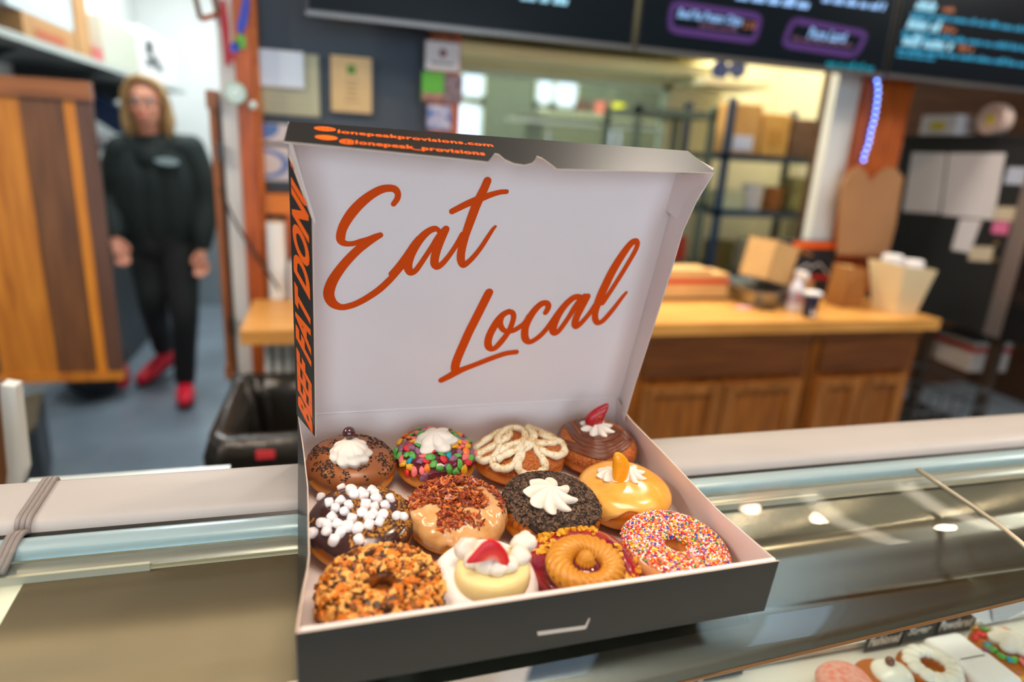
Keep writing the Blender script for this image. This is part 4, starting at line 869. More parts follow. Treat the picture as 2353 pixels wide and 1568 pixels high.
# ---- lid
sa, ca = math.sin(LA), math.cos(LA)
def lidP(u, v, n=0.0):
    """u across, v up the lid, n towards the front"""
    return V(u, BD + v * sa - n * ca, BH + v * ca + n * sa * 1.0) if False else V(u, BD + v * sa, BH + v * ca) + V(0, -ca, sa) * n
lid_n = V(0, -ca, sa)
G = [[lidP(u, v, .0022 * math.sin(PI * u / BW) * math.sin(PI * v / LL) * 1.0) for v in lin(0, LL, 12)] for u in lin(0, BW, 12)]
lid = sheet(G, 'lid', box, flip=False)
def luv(x, y):
    p = bplane(x, y, (0, BD, BH), lid_n); return p.x, (p - V(0, BD, BH)).dot(V(0, sa, ca))
I4 = Matrix.Identity(4)
# script lettering: centre lines with half widths, read off the lid
def T(ox, oy, s, pts): return [(ox + x / s, oy + y / s, r / s) for x, y, r in pts]
A_ = (730, 400, 4.9); B_ = (900, 400, 6.532); C_ = (1000, 640, 6.273); D_ = (1180, 530, 5.807)
strokes = [
 T(*A_, [(852,333,30),(893,275,33),(900,215,36),(868,168,40),(800,155,42),(710,172,46),(600,232,50),(490,318,55),(390,425,57),(315,535,54),(272,630,51),(258,715,50),(275,760,42),(325,781,32),(400,778,30),(480,755,32),(570,727,30),(640,702,33),(703,681,31)]),
 T(*A_, [(703,681,32),(640,715,38),(550,772,45),(450,850,47),(345,955,49),(250,1070,52),(172,1190,56),(130,1300,58),(130,1380,57),(175,1455,50),(265,1494,37),(370,1476,36),(480,1430,36),(600,1358,37),(700,1285,38),(800,1192,37),(880,1105,35),(960,1005,38),(1040,890,44)]),
 T(*B_, [(0,1488,47),(80,1395,46),(165,1285,46),(250,1165,46),(330,1045,45),(400,960,45)]),
 T(*B_, [(700,850,30),(690,825,34),(640,812,46),(560,842,50),(470,915,58),(385,1020,62),(305,1150,66),(253,1280,66),(238,1370,65),(262,1450,56),(300,1470,44),(360,1430,42),(430,1335,40),(520,1200,38),(610,1065,40),(690,940,44),(770,835,40)]),
 T(*B_, [(808,817,53),(770,895,57),(718,1010,60),(672,1130,62),(643,1240,62),(638,1330,60),(665,1375,50),(705,1370,44),(760,1325,42),(830,1245,39),(910,1135,37),(990,1010,38),(1055,895,40)]),
 T(*B_, [(1432,97,60),(1390,195,62),(1330,320,65),(1262,460,68),(1205,610,67),(1150,760,64),(1102,900,60),(1062,1040,60),(1035,1170,60),(1032,1270,58),(1055,1340,50),(1090,1345,44),(1150,1300,39),(1235,1213,37),(1335,1085,35),(1430,940,33),(1510,820,27),(1550,776,20)]),
 T(*B_, [(900,553,44),(1000,502,47),(1120,443,50),(1250,388,52),(1380,340,50),(1500,298,42),(1620,266,38),(1718,258,35)]),
 T(*C_, [(768,187,58),(720,280,60),(640,440,60),(560,600,60),(480,760,60),(410,920,60),(345,1070,60),(300,1190,60),(283,1280,58),(292,1325,50)]),
 T(*C_, [(85,1460,40),(180,1410,46),(290,1348,50),(420,1290,42),(560,1237,38),(720,1173,38),(880,1112,38),(1020,1068,37),(1162,1050,36)]),
 T(*C_, [(1050,465,40),(975,505,45),(900,590,52),(835,690,53),(780,800,52),(755,900,52),(765,970,50),(805,1008,38),(865,985,40),(940,905,42),(1010,815,40),(1062,730,38),(1102,630,38),(1123,540,37),(1105,482,38),(1050,463,40)]),
 T(*C_, [(955,530,36),(928,610,42),(940,680,40),(985,735,36),(1050,755,33),(1130,733,36),(1200,693,36),(1265,645,36),(1320,585,38)]),
 T(*D_, [(0,1317,32),(80,1270,32),(150,1210,34),(200,1130,38)]),
 T(*D_, [(420,1085,33),(450,1030,38),(455,985,38),(430,957,38),(375,962,41),(310,1012,43),(245,1090,46),(185,1190,48),(148,1290,48),(143,1390,48),(163,1450,44),(207,1477,35),(270,1452,34),(350,1393,34),(430,1307,34),(505,1210,37),(580,1105,40),(650,1015,40)]),
 T(*D_, [(900,895,28),(868,875,36),(800,885,41),(720,945,43),(640,1037,46),(575,1140,50),(530,1250,50),(520,1325,47),(548,1358,38),(600,1325,34),(670,1235,33),(740,1130,33),(810,1020,38),(880,920,36),(940,865,34)]),
 T(*D_, [(978,872,42),(938,950,43),(882,1050,46),(832,1150,46),(812,1235,44),(832,1272,36),(885,1235,34),(955,1160,32),(1020,1080,32),(1090,980,36)]),
 T(*D_, [(1180,960,36),(1265,840,32),(1360,695,32),(1450,553,32),(1540,405,32),(1612,280,32),(1648,190,33),(1635,140,36),(1590,148,42),(1530,205,46),(1450,315,51),(1370,440,54),(1290,580,56),(1222,720,56),(1162,850,55),(1112,980,50),(1085,1090,42),(1085,1170,40),(1118,1224,35),(1185,1200,34),(1270,1110,33),(1360,1000,30),(1440,895,26),(1500,823,20)]),
]
def stroke_mesh(sts, plane_pt):
    mb = MB()
    for q, st in enumerate(sts):
        P = [np.array([*plane_pt(x, y), 0.0]) for x, y, r in st]
        # local metric radius: distance to a pixel r away
        for i, (x, y, r) in enumerate(st):
            c = P[i][:2]; e1 = np.array(plane_pt(x + r, y)) - c; e2 = np.array(plane_pt(x, y + r)) - c; P[i][2] = (np.hypot(*e1) + np.hypot(*e2)) / 2
        S = smooth_path([tuple(p) for p in P], 7); n = len(S); Lf = []; Rt = []
        off = .0002 + (q % 3) * .00012
        for i in range(n):
            t = S[min(i + 1, n - 1)][:2] - S[max(i - 1, 0)][:2]; t = t / (np.hypot(*t) + 1e-9); nn = np.array([-t[1], t[0]]); c = S[i][:2]; r = S[i][2]
            Lf.append(c + nn * r); Rt.append(c - nn * r)
        vs = [(p[0], p[1], off) for p in Lf] + [(p[0], p[1], off) for p in Rt]; fs = [(i, i + 1, n + i + 1, n + i) for i in range(n - 1)]
        mb.add(vs, fs)
        for e, s_ in ((0, S[1] - S[0]), (n - 1, S[-1] - S[-2])):
            c = S[e][:2]; r = S[e][2]; mb.add([(c[0] + r * math.cos(a), c[1] + r * math.sin(a), off - .00006) for a in [2 * PI * k / 18 for k in range(18)]], [tuple(range(18))])
    return mb
sm = stroke_mesh(strokes, luv)
warp = lambda u, v: .0022 * math.sin(PI * min(max(u, 0), BW) / BW) * math.sin(PI * min(max(v, 0), LL) / LL)
vs2 = [tuple(lidP(x, y, z + .0003 + warp(x, y))) for x, y, z in sm.v]; sm.v = vs2
sm.build('script_lettering', m_print, lid, mtx=I4)
MB().tube([lidP(.004, .0005, .0004), lidP(BW - .004, .0005, .0004)], .0005, 6).build('hinge_crease', m_bin, lid, mtx=I4)
# ---- front flap of the lid (towards the viewer), its charcoal side up
beta = math.radians(2); FWd = .055
top0 = lambda u: lidP(u, LL)
fdir = (lid_n * math.cos(beta) - V(0, sa, ca) * math.sin(beta)).normalized(); fup = V(1, 0, 0).cross(fdir).normalized() * -1
if fup.z < 0: fup = -fup
def fuv(x, y):
    p = bplane(x, y, top0(0) + fup * CT, fup); return p.x, (p - top0(0)).dot(fdir)
def fP(u, s, h=0.0): return top0(u) + fdir * s + fup * h
edge = [fuv(*q) for q in ((652, 325), (760, 335), (900, 349), (1040, 363), (1105, 370), (1122, 372), (1130, 362), (1137, 352), (1146, 354), (1160, 366), (1180, 375), (1205, 379), (1222, 375), (1230, 367), (1233, 358), (1245, 362), (1262, 374), (1280, 388), (1400, 391), (1520, 394), (1643, 396))]
poly = [(0.001, 0.0)] + edge + [(BW - .001 + .001, 0.0)]
mb = MB(); n = len(poly); vs = [fP(u, s, CT) for u, s in poly] + [fP(u, s, 0) for u, s in poly]
mb.add(vs, [tuple(range(n))[::-1]], 1); mb.add([], [])
mb.f.append(tuple(n + i for i in range(n))); mb.mi.append(0)
for i in range(n): mb.f.append((i, (i + 1) % n, n + (i + 1) % n, n + i)); mb.mi.append(2)
ff = mb.build('lid_front_flap', [m_bin, m_bout, m_edge], box, mtx=I4)
def flap_text(body, x0, y0, x1, y1, h, name):
    a = fuv(x0, y0); b = fuv(x1, y1); vs, fs = text_mesh(body, 1, 0, .025, res=3, spacing=1.06); ln = math.hypot(b[0] - a[0], b[1] - a[1]); vs = fit(vs, ln, h)
    ux, uy = (b[0] - a[0]) / ln, (b[1] - a[1]) / ln
    out = [tuple(fP(a[0] + v[0] * ux + v[1] * uy, a[1] + v[0] * uy - v[1] * ux, CT + .0003)) for v in vs]
    MB().add(out, fs).build(name, m_print2, ff, mtx=I4)
flap_text('lonepeakprovisions.com', 776, 309, 1136, 341, .0135, 'web_address')
flap_text('@lonepeak_provisions', 779, 331, 1117, 361, .0145, 'handle_text')
for k, (x, y) in enumerate(((747, 297), (750, 317))):
    u, s = fuv(x, y); r = .0092; mb = MB(); mb.add([fP(u + r * 1.0 * math.cos(a), s + r * .72 * math.sin(a), CT + .0003) for a in [2 * PI * i / 24 for i in range(24)]], [tuple(range(24))])
    mb.build('round_icon', m_print2, ff, mtx=I4)
    if k == 0:
        mb = MB()
        for q0, q1 in (((-.8, 0), (.8, 0)), ((0, -.7), (0, .7)), ((-.4, -.6), (-.4, .6)), ((.4, -.6), (.4, .6))): mb.tube([fP(u + q0[0] * r, s + q0[1] * r * .72, CT + .0004), fP(u + q1[0] * r, s + q1[1] * r * .72, CT + .0004)], .0003, 4)
        mb.build('globe_lines', m_print, ff, mtx=I4)
# ---- left flap with the side lettering
ph = math.radians(22)
def lfP(v, w, h=0.0): return lidP(w * math.sin(ph), v, w * math.cos(ph)) + (V(1, 0, 0) * -math.cos(ph) + lid_n * math.sin(ph)) * h
poly = [(.001, .0), (.005, .050), (.10, .0505), (.249, .0505), (.290, .0005)]
mb = MB(); n = len(poly); vs = [lfP(v, w, 0) for v, w in poly] + [lfP(v, w, CT) for v, w in poly]
mb.add(vs, [tuple(range(n))], 0); mb.f.append(tuple(n + i for i in range(n))[::-1]); mb.mi.append(1)
for i in range(n): mb.f.append((i, (i + 1) % n, n + (i + 1) % n, n + i)); mb.mi.append(2)
lf = mb.build('lid_left_flap', [m_bin, m_bout, m_edge], box, mtx=I4)
vs, fs = text_mesh('BEEF FAT DONUTS', 1, .5, .045, res=4, spacing=1.02); vs = fit(vs, .325, .039)
tm = bpy.data.meshes.new('side_lettering'); tm.from_pydata([(v[0], v[1], 0) for v in vs], [], fs); bmm = bmesh.new(); bmm.from_mesh(tm)
# the taper of the flap cuts the last letters: keep the part inside
pA = V(.2885, .044 - .0005 - .0, 0); pB = V(.2475, -.006, 0); dn = V((pB - pA).y, -(pB - pA).x, 0).normalized()
if dn.x < 0: dn = -dn
bmesh.ops.bisect_plane(bmm, geom=bmm.verts[:] + bmm.edges[:] + bmm.faces[:], plane_co=pA - dn * .001, plane_no=dn, clear_outer=True)
bmm.to_mesh(tm); bmm.free()
vv = [tuple(lfP(.004 + v.co.x, .0445 - v.co.y, CT + .00025)) for v in tm.vertices]; ffs = [tuple(p.vertices) for p in tm.polygons]; bpy.data.meshes.remove(tm)
MB().add(vv, ffs).build('side_lettering', m_print2, lf, mtx=I4)
# ---- right flap (white inside), bent outwards at the top, inwards at the bottom
rows = []
for v, w, a in ((-.004, .045, -17), (.05, .045, -16), (.10, .046, -14), (.15, .048, -13), (.20, .050, -12), (.25, .051, -12), (.285, .052, -6), (.318, .054, 2)):
    a = math.radians(a); rows.append([lidP(BW - .002 + w * k / 4 * math.sin(a), v, w * k / 4 * math.cos(a)) for k in range(5)])
rf = sheet(rows, 'lid_right_flap', box, flip=True)
# ear of the front flap folded down inside the right flap
ex = [fP(.385, .006, -.0005), fP(.4055, .0545, -.0005)]
def rp(x, y, dx): # point on a plane just inside the right flap
    p = bplane(x, y, rows[6][0] + V(-dx, 0, 0), (rows[7][4] - rows[6][0]).cross(rows[3][2] - rows[6][0]).normalized()); return p
E4 = [rp(1553, 399, .004), rp(1515, 473, .004), rp(1572, 513, .003), rp(1641, 398, .002)]
mb = MB().prism(E4, (-.001, 0, 0)); mb.build('corner_ear', m_bin, box, mtx=I4)
# left ear, seen as a pale sliver above the left flap
EL = [lidP(.001, .318, .004), lidP(.001, .288, .002), lidP(.020, .246, .049), lidP(.002, .316, .053)]
MB().prism(EL, (.001, 0, 0)).build('corner_ear', m_bin, box, mtx=I4)
# ================================================================== the donuts
def spow(x, p): return math.copysign(abs(x) ** p, x)
class Bun:
    def __init__(s, cx, cy, Rr, h, seed, ring=False, hole=.011, bumpy=.02, tilt=(0, 0), sq=1.0):
        s.R, s.h, s.seed, s.ring = Rr, h, seed, ring; s.bumpy = bumpy; s.sq = sq
        s.Rm = (Rr + hole) / 2; s.a = (Rr - hole) / 2
        s.m = Matrix.Translation((cx, cy, .0022)) @ Matrix.Rotation(tilt[0], 4, 'X') @ Matrix.Rotation(tilt[1], 4, 'Y'); s.c = (cx, cy)
    def P(s, phi, th, off=0.0):
        k = 1 + s.bumpy * 2 * noise.noise(V(math.cos(phi) * 1.3, math.sin(phi) * 1.3, s.seed * 3.7)); kz = 1 + s.bumpy * 2.2 * noise.noise(V(math.cos(phi) * 1.1 + math.cos(th), math.sin(phi) * 1.1, s.seed * 1.9 + math.sin(th)))
        if s.ring: r = s.Rm * k + (s.a + off) * spow(math.cos(th), .85); z = s.h / 2 + (s.h / 2 * kz + off) * spow(math.sin(th), .9)
        else:
            c = max(math.cos(th), 0); r = (s.R * k + off) * c ** .6; z = s.h / 2 + (s.h / 2 * kz + off) * spow(math.sin(th), .82)
        return V(r * math.cos(phi), r * math.sin(phi) * s.sq, z)
    def N(s, phi, th):
        e = .01; t1 = s.P(phi + e, th) - s.P(phi - e, th); t2 = s.P(phi, min(th + e, PI / 2 - .001) if not s.ring else th + e) - s.P(phi, th - e)
        n = t1.cross(t2)
        if n.length < 1e-12: return V(0, 0, 1)
        return n.normalized()
    def body(s, parent, m, n=72, k=28):
        mb = MB(); t0, t1 = (-PI / 2, PI / 2) if not s.ring else (-PI, PI)
        rows = [[s.P(2 * PI * i / n, t0 + (t1 - t0) * j / k) for j in range(k + 1)] for i in range(n)]
        mb.grid(rows, closed_u=True); return mb.build('dough', m, parent, smooth=True, mtx=I4)
    def glaze(s, parent, m, edge=-.05, wav=.25, th=.0016, name='glaze', n=96, k=22, seed=0, lump=0.0, freq=2.2):
        rows = []
        for i in range(n):
            phi = 2 * PI * i / n; e = edge + wav * noise.noise(V(math.cos(phi) * freq, math.sin(phi) * freq, s.seed + seed)) + wav * .4 * noise.noise(V(math.cos(phi) * freq * 3, math.sin(phi) * freq * 3, s.seed + seed + 5))
            t1 = PI / 2 if not s.ring else PI - edge - .35 + wav * .6 * noise.noise(V(math.cos(phi) * 2, math.sin(phi) * 2, s.seed + 9)); row = []
            for j in range(k + 1):
                q = j / k; t = e + (t1 - e) * q; f = min(1, q * 7); f = math.sqrt(max(0, 1 - (1 - f) ** 2))
                if s.ring: g = min(1, (1 - q) * 7); f = min(f, math.sqrt(max(0, 1 - (1 - g) ** 2)))
                p = s.P(phi, t, -.0006 + (th + .0006) * f)
                if lump: p = p + s.N(phi, min(t, PI / 2 - .02) if not s.ring else t) * lump * noise.noise(p * 160 + V(s.seed, 0, 0))
                row.append(p)
            rows.append(row)
        mb = MB(); mb.grid(rows, closed_u=True); return mb.build(name, m, parent, smooth=True, mtx=I4)
    def top(s, g, rmin=0, rmax=.95, sink=0.0):
        """random point on the upper side; returns position, normal"""
        phi = g.uniform(0, 2 * PI)
        if s.ring: th = g.uniform(.15, PI - .5)
        else: r = math.sqrt(g.uniform(rmin ** 2, rmax ** 2)); th = math.acos(min(1, max(r, .001) ** (1 / .6)))
        return s.P(phi, th, sink), s.N(phi, th), phi, th
    def hit(s, px, py, off=0.0):
        """where the ray of a pixel meets the top of this donut (own coordinates)"""
        z = .036; inv = s.m.inverted()
        for _ in range(12):
            q = inv @ bz(px, py, z); r = math.hypot(q.x, q.y / s.sq); phi = math.atan2(q.y / s.sq, q.x)
            if s.ring: c = max(-1, min(1, (r - s.Rm) / s.a)); th = math.acos(abs(c) ** (1 / .85)) if c > 0 else PI - math.acos(abs(c) ** (1 / .85))
            else: th = math.acos(min(1, (min(r, s.R * .97) / s.R) ** (1 / .6)))
            p = s.P(phi, th, off); zw = (s.m @ p).z; z = z * .4 + zw * .6
        return p, s.N(phi, th)
def aligned(p, n, g=None, rot=None, sc=(1, 1, 1)):
    n = Vector(n).normalized(); a = V(1, 0, 0) if abs(n.x) < .9 else V(0, 1, 0); x = a.cross(n).normalized(); y = n.cross(x)
    m = Matrix(((x.x, y.x, n.x, p[0]), (x.y, y.y, n.y, p[1]), (x.z, y.z, n.z, p[2]), (0, 0, 0, 1)))
    return m @ Matrix.Rotation(rot if rot is not None else g.uniform(0, 6.28), 4, 'Z') @ Matrix.Diagonal((*sc, 1))
def chunk(mb, m, s, g, j=.35, mi=0, fz=1.0):
    vs = [m @ V(x * s * g.uniform(1 - j, 1 + j), y * s * g.uniform(1 - j, 1 + j), z * s * fz * g.uniform(1 - j, 1 + j)) for z in (-1, 1) for y in (-1, 1) for x in (-1, 1)]
    mb.add(vs, [(0, 2, 3, 1), (4, 5, 7, 6), (0, 1, 5, 4), (2, 6, 7, 3), (0, 4, 6, 2), (1, 3, 7, 5)], mi)
def donut(name, label, bun, cat='donut'):
    return thing(name, label, cat, mtx=BF @ bun.m, group=None)
def rosette(parent, p, n, Rr, h, lobes, m, amp=.22, twist=1.2, name='whipped_cream', sharp=1.0, spiky=False, dome=False, rot=0, tilt=None, rows=16, seg=88):
    mb = MB(); G = []
    for i in range(rows + 1):
        t = i / rows; row = []
        if dome: base = Rr * (1 - t ** 2.4) ** .62 * (1 - .06 * math.cos(t * 14) * (1 - t))
        elif spiky: base = Rr * (1 - t) ** .75 * (1 + .10 * math.sin(t * PI)); 
        else: base = Rr * (1 - t ** 1.5) ** .8 * (1 - .12 * math.cos(t * 9) * (1 - t))
        for k in range(seg):
            a = 2 * PI * k / seg; w = abs(math.cos(lobes * (a + twist * t * (1 - .3 * t)) / 2)) ** (.9 * sharp); r = base * (1 - amp + amp * 2 * w)
            r *= 1 + .07 * noise.noise(V(math.cos(a) * 2, math.sin(a) * 2, t * 3 + lobes + p[0] * 50))
            lift = (.28 * h * w * (1 - t) if spiky else 0)
            z = h * (t ** (1.0 if spiky else .85)) * (1 if not spiky else (1 - .0)) + lift
            row.append(V(r * math.cos(a), r * math.sin(a), z))
        G.append(row + [row[0]])
    G = [G[0]] + G
    M_ = aligned(p, n if tilt is None else tilt, rot=rot)
    for r_ in range(len(G)): G[r_] = [M_ @ q for q in (G[r_] if r_ else [V(q.x * .3, q.y * .3, -.001) for q in G[r_]])]
    mb.grid(G, flip=True); return mb.build(name, m, parent, smooth=True, mtx=I4)
def scatter(parent, name, bun, m, n, smin, smax, g, rmax=.92, rmin=0, keep=None, fz=.7, off=.0, mi=None, j=.35, kind='stuff', ranges=None):
    mb = MB(); c = 0
    while c < n:
        p, nn, phi, th = bun.top(g, rmin, rmax, off)
        if keep and not keep(p, phi, th): c += .2; continue
        chunk(mb, aligned(p, nn + V(g.uniform(-.4, .4), g.uniform(-.4, .4), g.uniform(-.3, .3)), g), g.uniform(smin, smax), g, j, mi(g) if mi else 0, fz); c += 1
    o = mb.build(name, m, parent, mtx=I4); o['kind'] = kind; return o
# materials
def dough_mat(name, dark, light):
    """fried dough: darker crust above and below a paler band round the waist"""
    if name in _M: return _M[name]
    m = mat(name, dark, rough=.42, col2=dark, bump=.12, bscale=260, sss=.12, ssr=(1, .45, .15), sscale=.005, spec=.4); nt = m.node_tree; b = nt.nodes['Principled BSDF']
    tc = nt.nodes.new('ShaderNodeTexCoord'); sp = nt.nodes.new('ShaderNodeSeparateXYZ'); nz = nt.nodes.new('ShaderNodeTexNoise'); nz.inputs['Scale'].default_value = 45; nz.inputs['Detail'].default_value = 4
    nt.links.new(tc.outputs['Object'], sp.inputs[0]); nt.links.new(tc.outputs['Object'], nz.inputs['Vector'])
    ad = nt.nodes.new('ShaderNodeMath'); ad.operation = 'MULTIPLY_ADD'; ad.inputs[1].default_value = .012; nt.links.new(nz.outputs[0], ad.inputs[0]); nt.links.new(sp.outputs[2], ad.inputs[2])
    mr = nt.nodes.new('ShaderNodeMapRange'); mr.inputs[1].default_value = 0.006; mr.inputs[2].default_value = .046; nt.links.new(ad.outputs[0], mr.inputs[0])
    cr = nt.nodes.new('ShaderNodeValToRGB'); e = cr.color_ramp.elements; e[0].position = 0; e[0].color = srgb(dark); e[1].position = 1; e[1].color = srgb(dark)
    for pos, c in ((.20, dark), (.34, light), (.48, light), (.62, dark)):
        q = e.new(pos); q.color = srgb(c)
    nt.links.new(mr.outputs[0], cr.inputs[0]); nt.links.new(cr.outputs[0], b.inputs['Base Color']); return m
m_dough = dough_mat('dough_golden', '#b8620c', '#f0a636')
m_dough2 = dough_mat('dough_cinnamon', '#a84a0c', '#de8822')
m_dough3 = dough_mat('dough_pale', '#d07c34', '#f0b468')
m_cream = mat('whipped_cream', '#ece3d6', rough=.5, sss=.06, ssr=(1, .9, .8), sscale=.002, spec=.35)
m_milkchoc = mat('milk_chocolate', '#9c5c30', rough=.35, spec=.45, var=.08, vscale=60, coat=.1)
m_oreo = mat('cookie_crumb', '#2c1e17', rough=.75)
m_jelly = mat('jelly_glaze', '#7a0c26', rough=.12, coat=.8, sss=.1, ssr=(1, .1, .1), col2='#4a0a20', vscale=50)
m_sugar = mat('cinnamon_sugar', '#b8540e', rough=.65, bump=.9, bscale=900, col2='#d08a48', vscale=500, lo=.45, hi=.62, sss=.1)
m_icing = mat('white_icing', '#f4e8cc', rough=.4, sss=.2, ssr=(1, .85, .6), bump=.25, bscale=350)
m_graham = mat('graham_dust', '#ecc984', rough=.8)
m_fudge = mat('fudge_icing', '#74402a', rough=.24, coat=.3, spec=.5)
m_dkchoc = mat('dark_chocolate', '#40201e', rough=.2, coat=.4, var=.1)
m_maple = mat('maple_glaze', '#d9a263', rough=.2, coat=.4, sss=.15, col2='#e8bf8b', vscale=70, lo=.4, hi=.7)
m_bacon = mat('bacon_bits', '#b8501a', rough=.35, col2='#7c2410', vscale=180, coat=.25)
m_orange = mat('orange_glaze', '#e69c2a', rough=.22, coat=.4, sss=.15, ssr=(1, .6, .2), col2='#eab45a', vscale=40)
m_straw = mat('strawberry_red', '#b80c1c', rough=.35, coat=.15, sss=.2, ssr=(1, .1, .1), col2='#a00a18', vscale=200)
g = R(11)
# 1 ---- chocolate donut with cookie crumbs, cream and a malt ball
b1 = Bun(.054, .256, .0470, .041, 1.3); t = donut('donut', 'milk chocolate glazed donut with dark crumbs, cream dollop and a brown ball on top', b1)
b1.body(t, m_dough); b1.glaze(t, m_milkchoc, -.02, .3, .0017)
p, n = b1.hit(806, 1052)
rosette(t, p - n * .001, n, .0200, .0215, 9, m_cream, .085, .5, rot=.2, dome=True)
q = b1.hit(802, 1045)[0]
MB().sphere(q + V(0.0, .002, .0250), .0068, 20, 14).build('malt_ball', mat('malt_ball', '#4a2224', rough=.08, coat=.9), t, smooth=True, mtx=I4)
def clus(p, phi, th): return noise.noise(V(p.x * 75, p.y * 75, 2.2)) + .25 * noise.noise(V(p.x * 400, p.y * 400, 1)) > .02
scatter(t, 'cookie_crumbs', b1, m_oreo, 1700, .0003, .0010, R(2), .97, .0, clus, off=.0014)
# 2 ---- fruity cereal
b2 = Bun(.1455, .256, .0450, .043, 2.1); t = donut('donut', 'jelly glazed donut covered in bright coloured cereal flakes with a cream star', b2)
b2.body(t, m_dough); b2.glaze(t, m_jelly, .12, .3, .0018)
p, n = b2.hit(1002, 1022)
rosette(t, p - n * .001, n, .0205, .018, 6, m_cream, .17, .5, sharp=1.0, rot=.4, dome=True)
cols = [('#e8a818', 'yellow'), ('#14a0b4', 'teal'), ('#d8262c', 'red'), ('#58ac48', 'green'), ('#ee7a1c', 'orange'), ('#e87070', 'pink'), ('#8d5a78', 'mauve')]
fm = [mat('flake_' + c2, c1, rough=.5, bump=.5, bscale=500, sss=.1, col2=c1, coat=.1) for c1, c2 in cols]
proto = []
for i, m_ in enumerate(fm):
    mb = MB(); gg = R(40 + i); mb.sphere((0, 0, 0), .0050, 9, 6, sc=(1, .68, .34)); mb.v = [tuple(Vector(v) * (1 + .5 * noise.noise(Vector(v) * 380 + V(i * 3, 0, 0)))) for v in mb.v]
    me = bpy.data.meshes.new('cereal_flake'); me.from_pydata(mb.v, [], mb.f); me.polygons.foreach_set('use_smooth', [True] * len(me.polygons)); me.materials.append(m_); proto.append(me)
g = R(77); pts = []; tries = 0
while len(pts) < 98 and tries < 6000:
    tries += 1; p_, n_, phi, th = b2.top(g, .34, .995, .0024)
    if th < .14 + .1 * math.sin(phi * 3): continue
    if all((p_ - o).length > .0056 for o in pts):
        pts.append(p_); o = bpy.data.objects.new('cereal_flake', g.choice(proto)); COL.objects.link(o); o.parent = t
        s_ = g.uniform(.95, 1.35); o.matrix_basis = aligned(p_, n_ + V(g.uniform(-.35, .35), g.uniform(-.35, .35), g.uniform(-.2, .2)), g, sc=(s_, s_, s_))
# 3 ---- cinnamon donut with white icing loops
b3 = Bun(.2440, .2500, .0530, .040, 3.4, sq=.93); t = donut('donut', 'cinnamon sugar donut with looping white icing dusted with golden crumbs', b3)
b3.body(t, m_dough2); b3.glaze(t, m_sugar, .05, .2, .0004, name='sugar_coat')
Q = lambda pts: [(1060 + x / 3.92, 900 + y / 3.92) for x, y in pts]
loops = [Q([(112,535),(200,478),(300,400),(380,358),(435,385),(400,440),(300,490),(200,545),(112,575)]),
 Q([(115,615),(200,640),(300,590),(350,515),(340,430),(420,352),(520,345),(575,395),(545,470),(430,500),(355,560),(290,640),(335,700),(430,695),(500,620),(525,540),(535,470)]),
 Q([(600,345),(645,420),(600,480),(540,520),(460,560),(390,595),(325,625)]),
 Q([(640,345),(740,350),(830,395),(825,450),(740,470),(650,480),(560,520),(530,600),(510,680),(560,740),(640,752),(715,755),(750,690),(725,600),(680,520),(655,450)]),
 Q([(700,395),(780,440),(880,470),(915,540),(860,590),(760,565),(700,520)])]
mb = MB(); dust = []
for i, lp_ in enumerate(loops):
    P = []
    for k, (x, y) in enumerate(lp_):
        p, n = b3.hit(x, y, .0022); P.append(p + V(0, 0, .0012 * (i % 3) + .0008 * math.sin(k * 1.7)))
    S = [V(*q_) for q_ in smooth_path([tuple(p) for p in P], 6)]; mb.tube(S, [.0045 * (1 + .12 * math.sin(j * .9 + i)) for j in range(len(S))], 10, flat=.85); dust += S
mb.build('icing_loops', m_icing, t, smooth=True, mtx=I4)
mb = MB(); g = R(9)
for p in dust:
    if p.y < -.012 and g.random() < .6: continue
    for _ in range(26):
        a = g.uniform(0, 6.28); e = g.uniform(-.3, 1.5); q = p + V(math.cos(a) * math.cos(e), math.sin(a) * math.cos(e), math.sin(e)) * .0045; chunk(mb, aligned(q, (0, 0, 1), g), g.uniform(.00015, .0004), g)
mb.build('graham_dust', m_graham, t, mtx=I4)['kind'] = 'stuff'
# 4 ---- fudge swirls with a strawberry wedge
b4 = Bun(.3450, .2580, .0485, .041, 4.6, tilt=(.05, -.03)); t = donut('donut', 'cinnamon donut with fudge icing swirls, cream star and a strawberry wedge', b4)
b4.body(t, m_dough2); b4.glaze(t, m_sugar, -.1, .2, .0004, name='sugar_coat')
bands = [([(1110,245),(990,232),(900,290),(862,380),(900,450),(1010,490),(1130,540),(1260,570),(1370,540),(1470,480),(1500,410),(1440,372)], 6, 12),
 ([(950,250),(990,330),(1050,410),(1140,470),(1250,500),(1370,480),(1460,425)], 6, 12), ([(1040,238),(1090,320),(1130,390),(1200,430),(1300,425),(1410,385)], 5, 12), ([(1090,250),(1180,290),(1330,330),(1440,380),(1490,440)], 4, 12)]
mb = MB()
for bi, (pts_, nr, sp_) in enumerate(bands):
    S2 = smooth_path(pts_, 6)
    for r_ in range(nr):
        P = []
        for i in range(len(S2)):
            d = S2[min(i + 1, len(S2) - 1)] - S2[max(i - 1, 0)]; d = d / (np.hypot(*d) + 1e-9); c = S2[i] + np.array([-d[1], d[0]]) * (r_ - nr / 2 + .5) * sp_
            p, n = b4.hit(1060 + c[0] / 3.92, 900 + c[1] / 3.92, .0012); P.append(p + n * (.0004 * bi + .0004 * math.sin(r_ * 2 + i * .3)))
        mb.tube(P, .00100, 7)
mb.build('fudge_swirls', m_fudge, t, smooth=True, mtx=I4)
p, n = b4.hit(1371, 988); rosette(t, p + n * .0008, n, .0175, .010, 8, m_cream, .26, .35, sharp=1.1, spiky=True, rot=.1)
